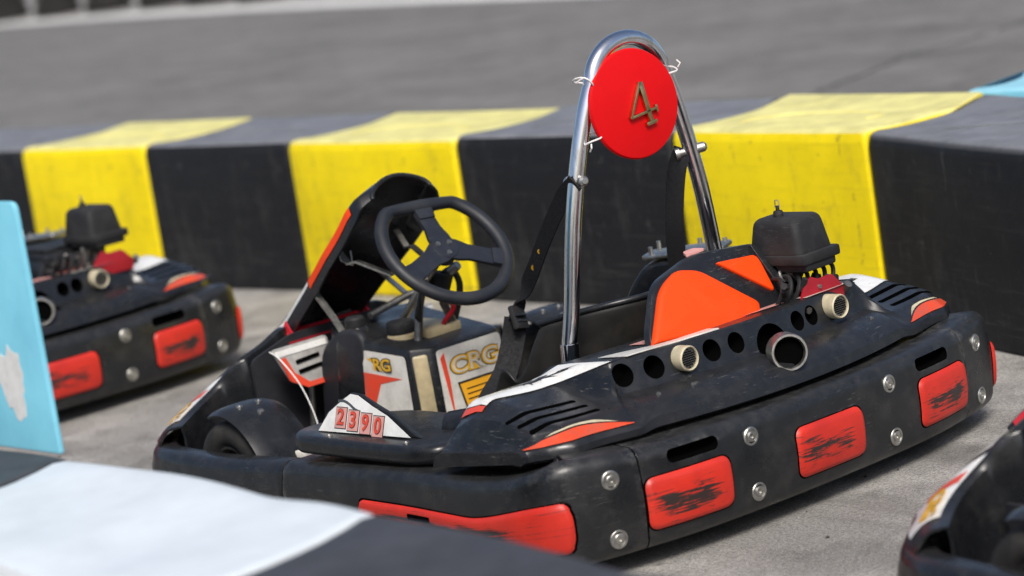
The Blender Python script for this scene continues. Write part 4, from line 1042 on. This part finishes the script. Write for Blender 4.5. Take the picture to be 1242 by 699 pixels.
# pale blue painted board standing on the far edge of the near row
def board_mat():
    m, nt, b = new_mat('pale_blue_board'); v = coords(nt)
    n1 = noise(nt, v, 6, 6, .65); c = mix(nt, ramp(nt, n1, [(.35, 0), (.7, 1)]), (.22, .60, .74), (.17, .50, .64))
    ps = N(nt, 'ShaderNodeSeparateXYZ'); tc = N(nt, 'ShaderNodeTexCoord'); L(nt, tc.outputs['Object'], ps.inputs[0])
    L(nt, c, b.inputs['Base Color']); b.inputs['Roughness'].default_value = .5; return m
bd = prism('painted_board', roundpoly([(-1.778, -.633, .578), (-1.778, -.633, 1.069), (-1.758, .60, 1.069), (-1.758, .60, .578)], [.004, .02, .02, .004]), (.012, 0, 0), board_mat(), None, .003, seg=2)
tag(bd, 'pale blue painted board with a white splash standing at the left edge', 'board')
spl = []
random.seed(3)
cen = Vector((-1.7755, -.505, .715)); pts = []
for k in range(26):
    q = 2 * math.pi * k / 26; r = .050 + .006 * math.sin(3 * q + 1) + random.uniform(-.007, .009); pts.append(cen + Vector((0, r * math.cos(q) * .9, r * math.sin(q) * 1.35)))
prism('white_splash', pts, (-.0012, 0, 0), M['bright'], bd)

# ================================================================== TYRE WALL
def make_tyre():
    r, w = .30, .20
    prof = [(.17, -.075), (.175, -.095), (.22, -.105), (.27, -.10), (.293, -.082)]
    for k in range(5): a = -.07 + k * .03; prof += [(.300, a), (.300, a + .020), (.290, a + .022), (.290, a + .028)]
    prof += [(.293, .085), (.27, .10), (.22, .105), (.175, .095), (.17, .075), (.16, .0), (.17, -.075)]
    o = lathe('stacked_tyre', prof, (0, 0, .105), (0, 0, 1), M['rubber'], None, 44, 30); return o
tyre = make_tyre(); first = True
GT = 'old tyres stacked beyond the track edge'
tp = [(15.25, 28.6), (15.3, 27.3), (15.32, 26.05), (15.30, 24.8), (15.2, 23.5), (15.0, 22.2), (14.8, 20.9)]
desc = ['leftmost tyre', 'second tyre from the left', 'third tyre from the left', 'fourth tyre from the left', 'fifth tyre from the left', 'sixth tyre from the left', 'rightmost tyre']
for i, (x, y) in enumerate(tp):
    for lev in range(2):
        if i >= 4 and lev: continue
        t = tyre if first else tyre.copy()
        if not first: COL.objects.link(t)
        first = False; t.location = (x + random.uniform(-.03, .03), y, .212 * lev); t.rotation_euler = (0, 0, random.uniform(0, 6))
        tag(t, '%s of the row beyond the white line, %s' % (desc[i], 'lying on the ground' if lev == 0 else 'stacked on another'), 'tyre', GT)
        t.name = 'stacked_tyre'

# ================================================================== LIGHT, SKY, CAMERA
w = bpy.data.worlds.new('World'); scene.world = w; w.use_nodes = True
nt = w.node_tree; bg = nt.nodes['Background']; sky = nt.nodes.new('ShaderNodeTexSky'); sky.sky_type = 'NISHITA'; sky.sun_disc = False
SUN_EL, SUN_AZ = 48, 215      # azimuth measured from +Y clockwise toward +X, direction the light comes FROM
sky.sun_elevation = R(SUN_EL); sky.sun_rotation = R(SUN_AZ); sky.dust_density = 3; sky.air_density = .8; sky.ozone_density = 1
nt.links.new(sky.outputs[0], bg.inputs[0]); bg.inputs[1].default_value = .135
sl = bpy.data.lights.new('Sun', 'SUN'); sl.energy = 3.3; sl.angle = R(18); sl.color = (1, .96, .90)
so = bpy.data.objects.new('sun', sl); COL.objects.link(so)
dvec = Vector((math.sin(R(SUN_AZ)) * math.cos(R(SUN_EL)), math.cos(R(SUN_AZ)) * math.cos(R(SUN_EL)), math.sin(R(SUN_EL))))
so.rotation_euler = dvec.to_track_quat('Z', 'Y').to_euler(); so.location = (0, 0, 10)

cd = bpy.data.cameras.new('Camera'); cam = bpy.data.objects.new('camera', cd); COL.objects.link(cam); scene.camera = cam
YAW, PIT, ROLL = .708114299, .165761093, -.156799933
fw = Vector((math.sin(YAW) * math.cos(PIT), math.cos(YAW) * math.cos(PIT), -math.sin(PIT))); rt = Vector((math.cos(YAW), -math.sin(YAW), 0)); up = rt.cross(fw)
r2 = math.cos(ROLL) * rt + math.sin(ROLL) * up; u2 = -math.sin(ROLL) * rt + math.cos(ROLL) * up
mw = Matrix(((r2.x, u2.x, -fw.x, -4.48933), (r2.y, u2.y, -fw.y, -5.18405), (r2.z, u2.z, -fw.z, 1.632765), (0, 0, 0, 1))); cam.matrix_world = mw
cd.sensor_width = 36; cd.lens = 3388.4158 / 1242 * 36; cd.clip_end = 500; cd.clip_start = .05
cd.dof.use_dof = True; cd.dof.focus_distance = 6.5; cd.dof.aperture_fstop = 2.4
scene.view_settings.view_transform = 'Standard'; scene.view_settings.look = 'None'; scene.view_settings.exposure = 0
scene.cycles.use_denoising = True
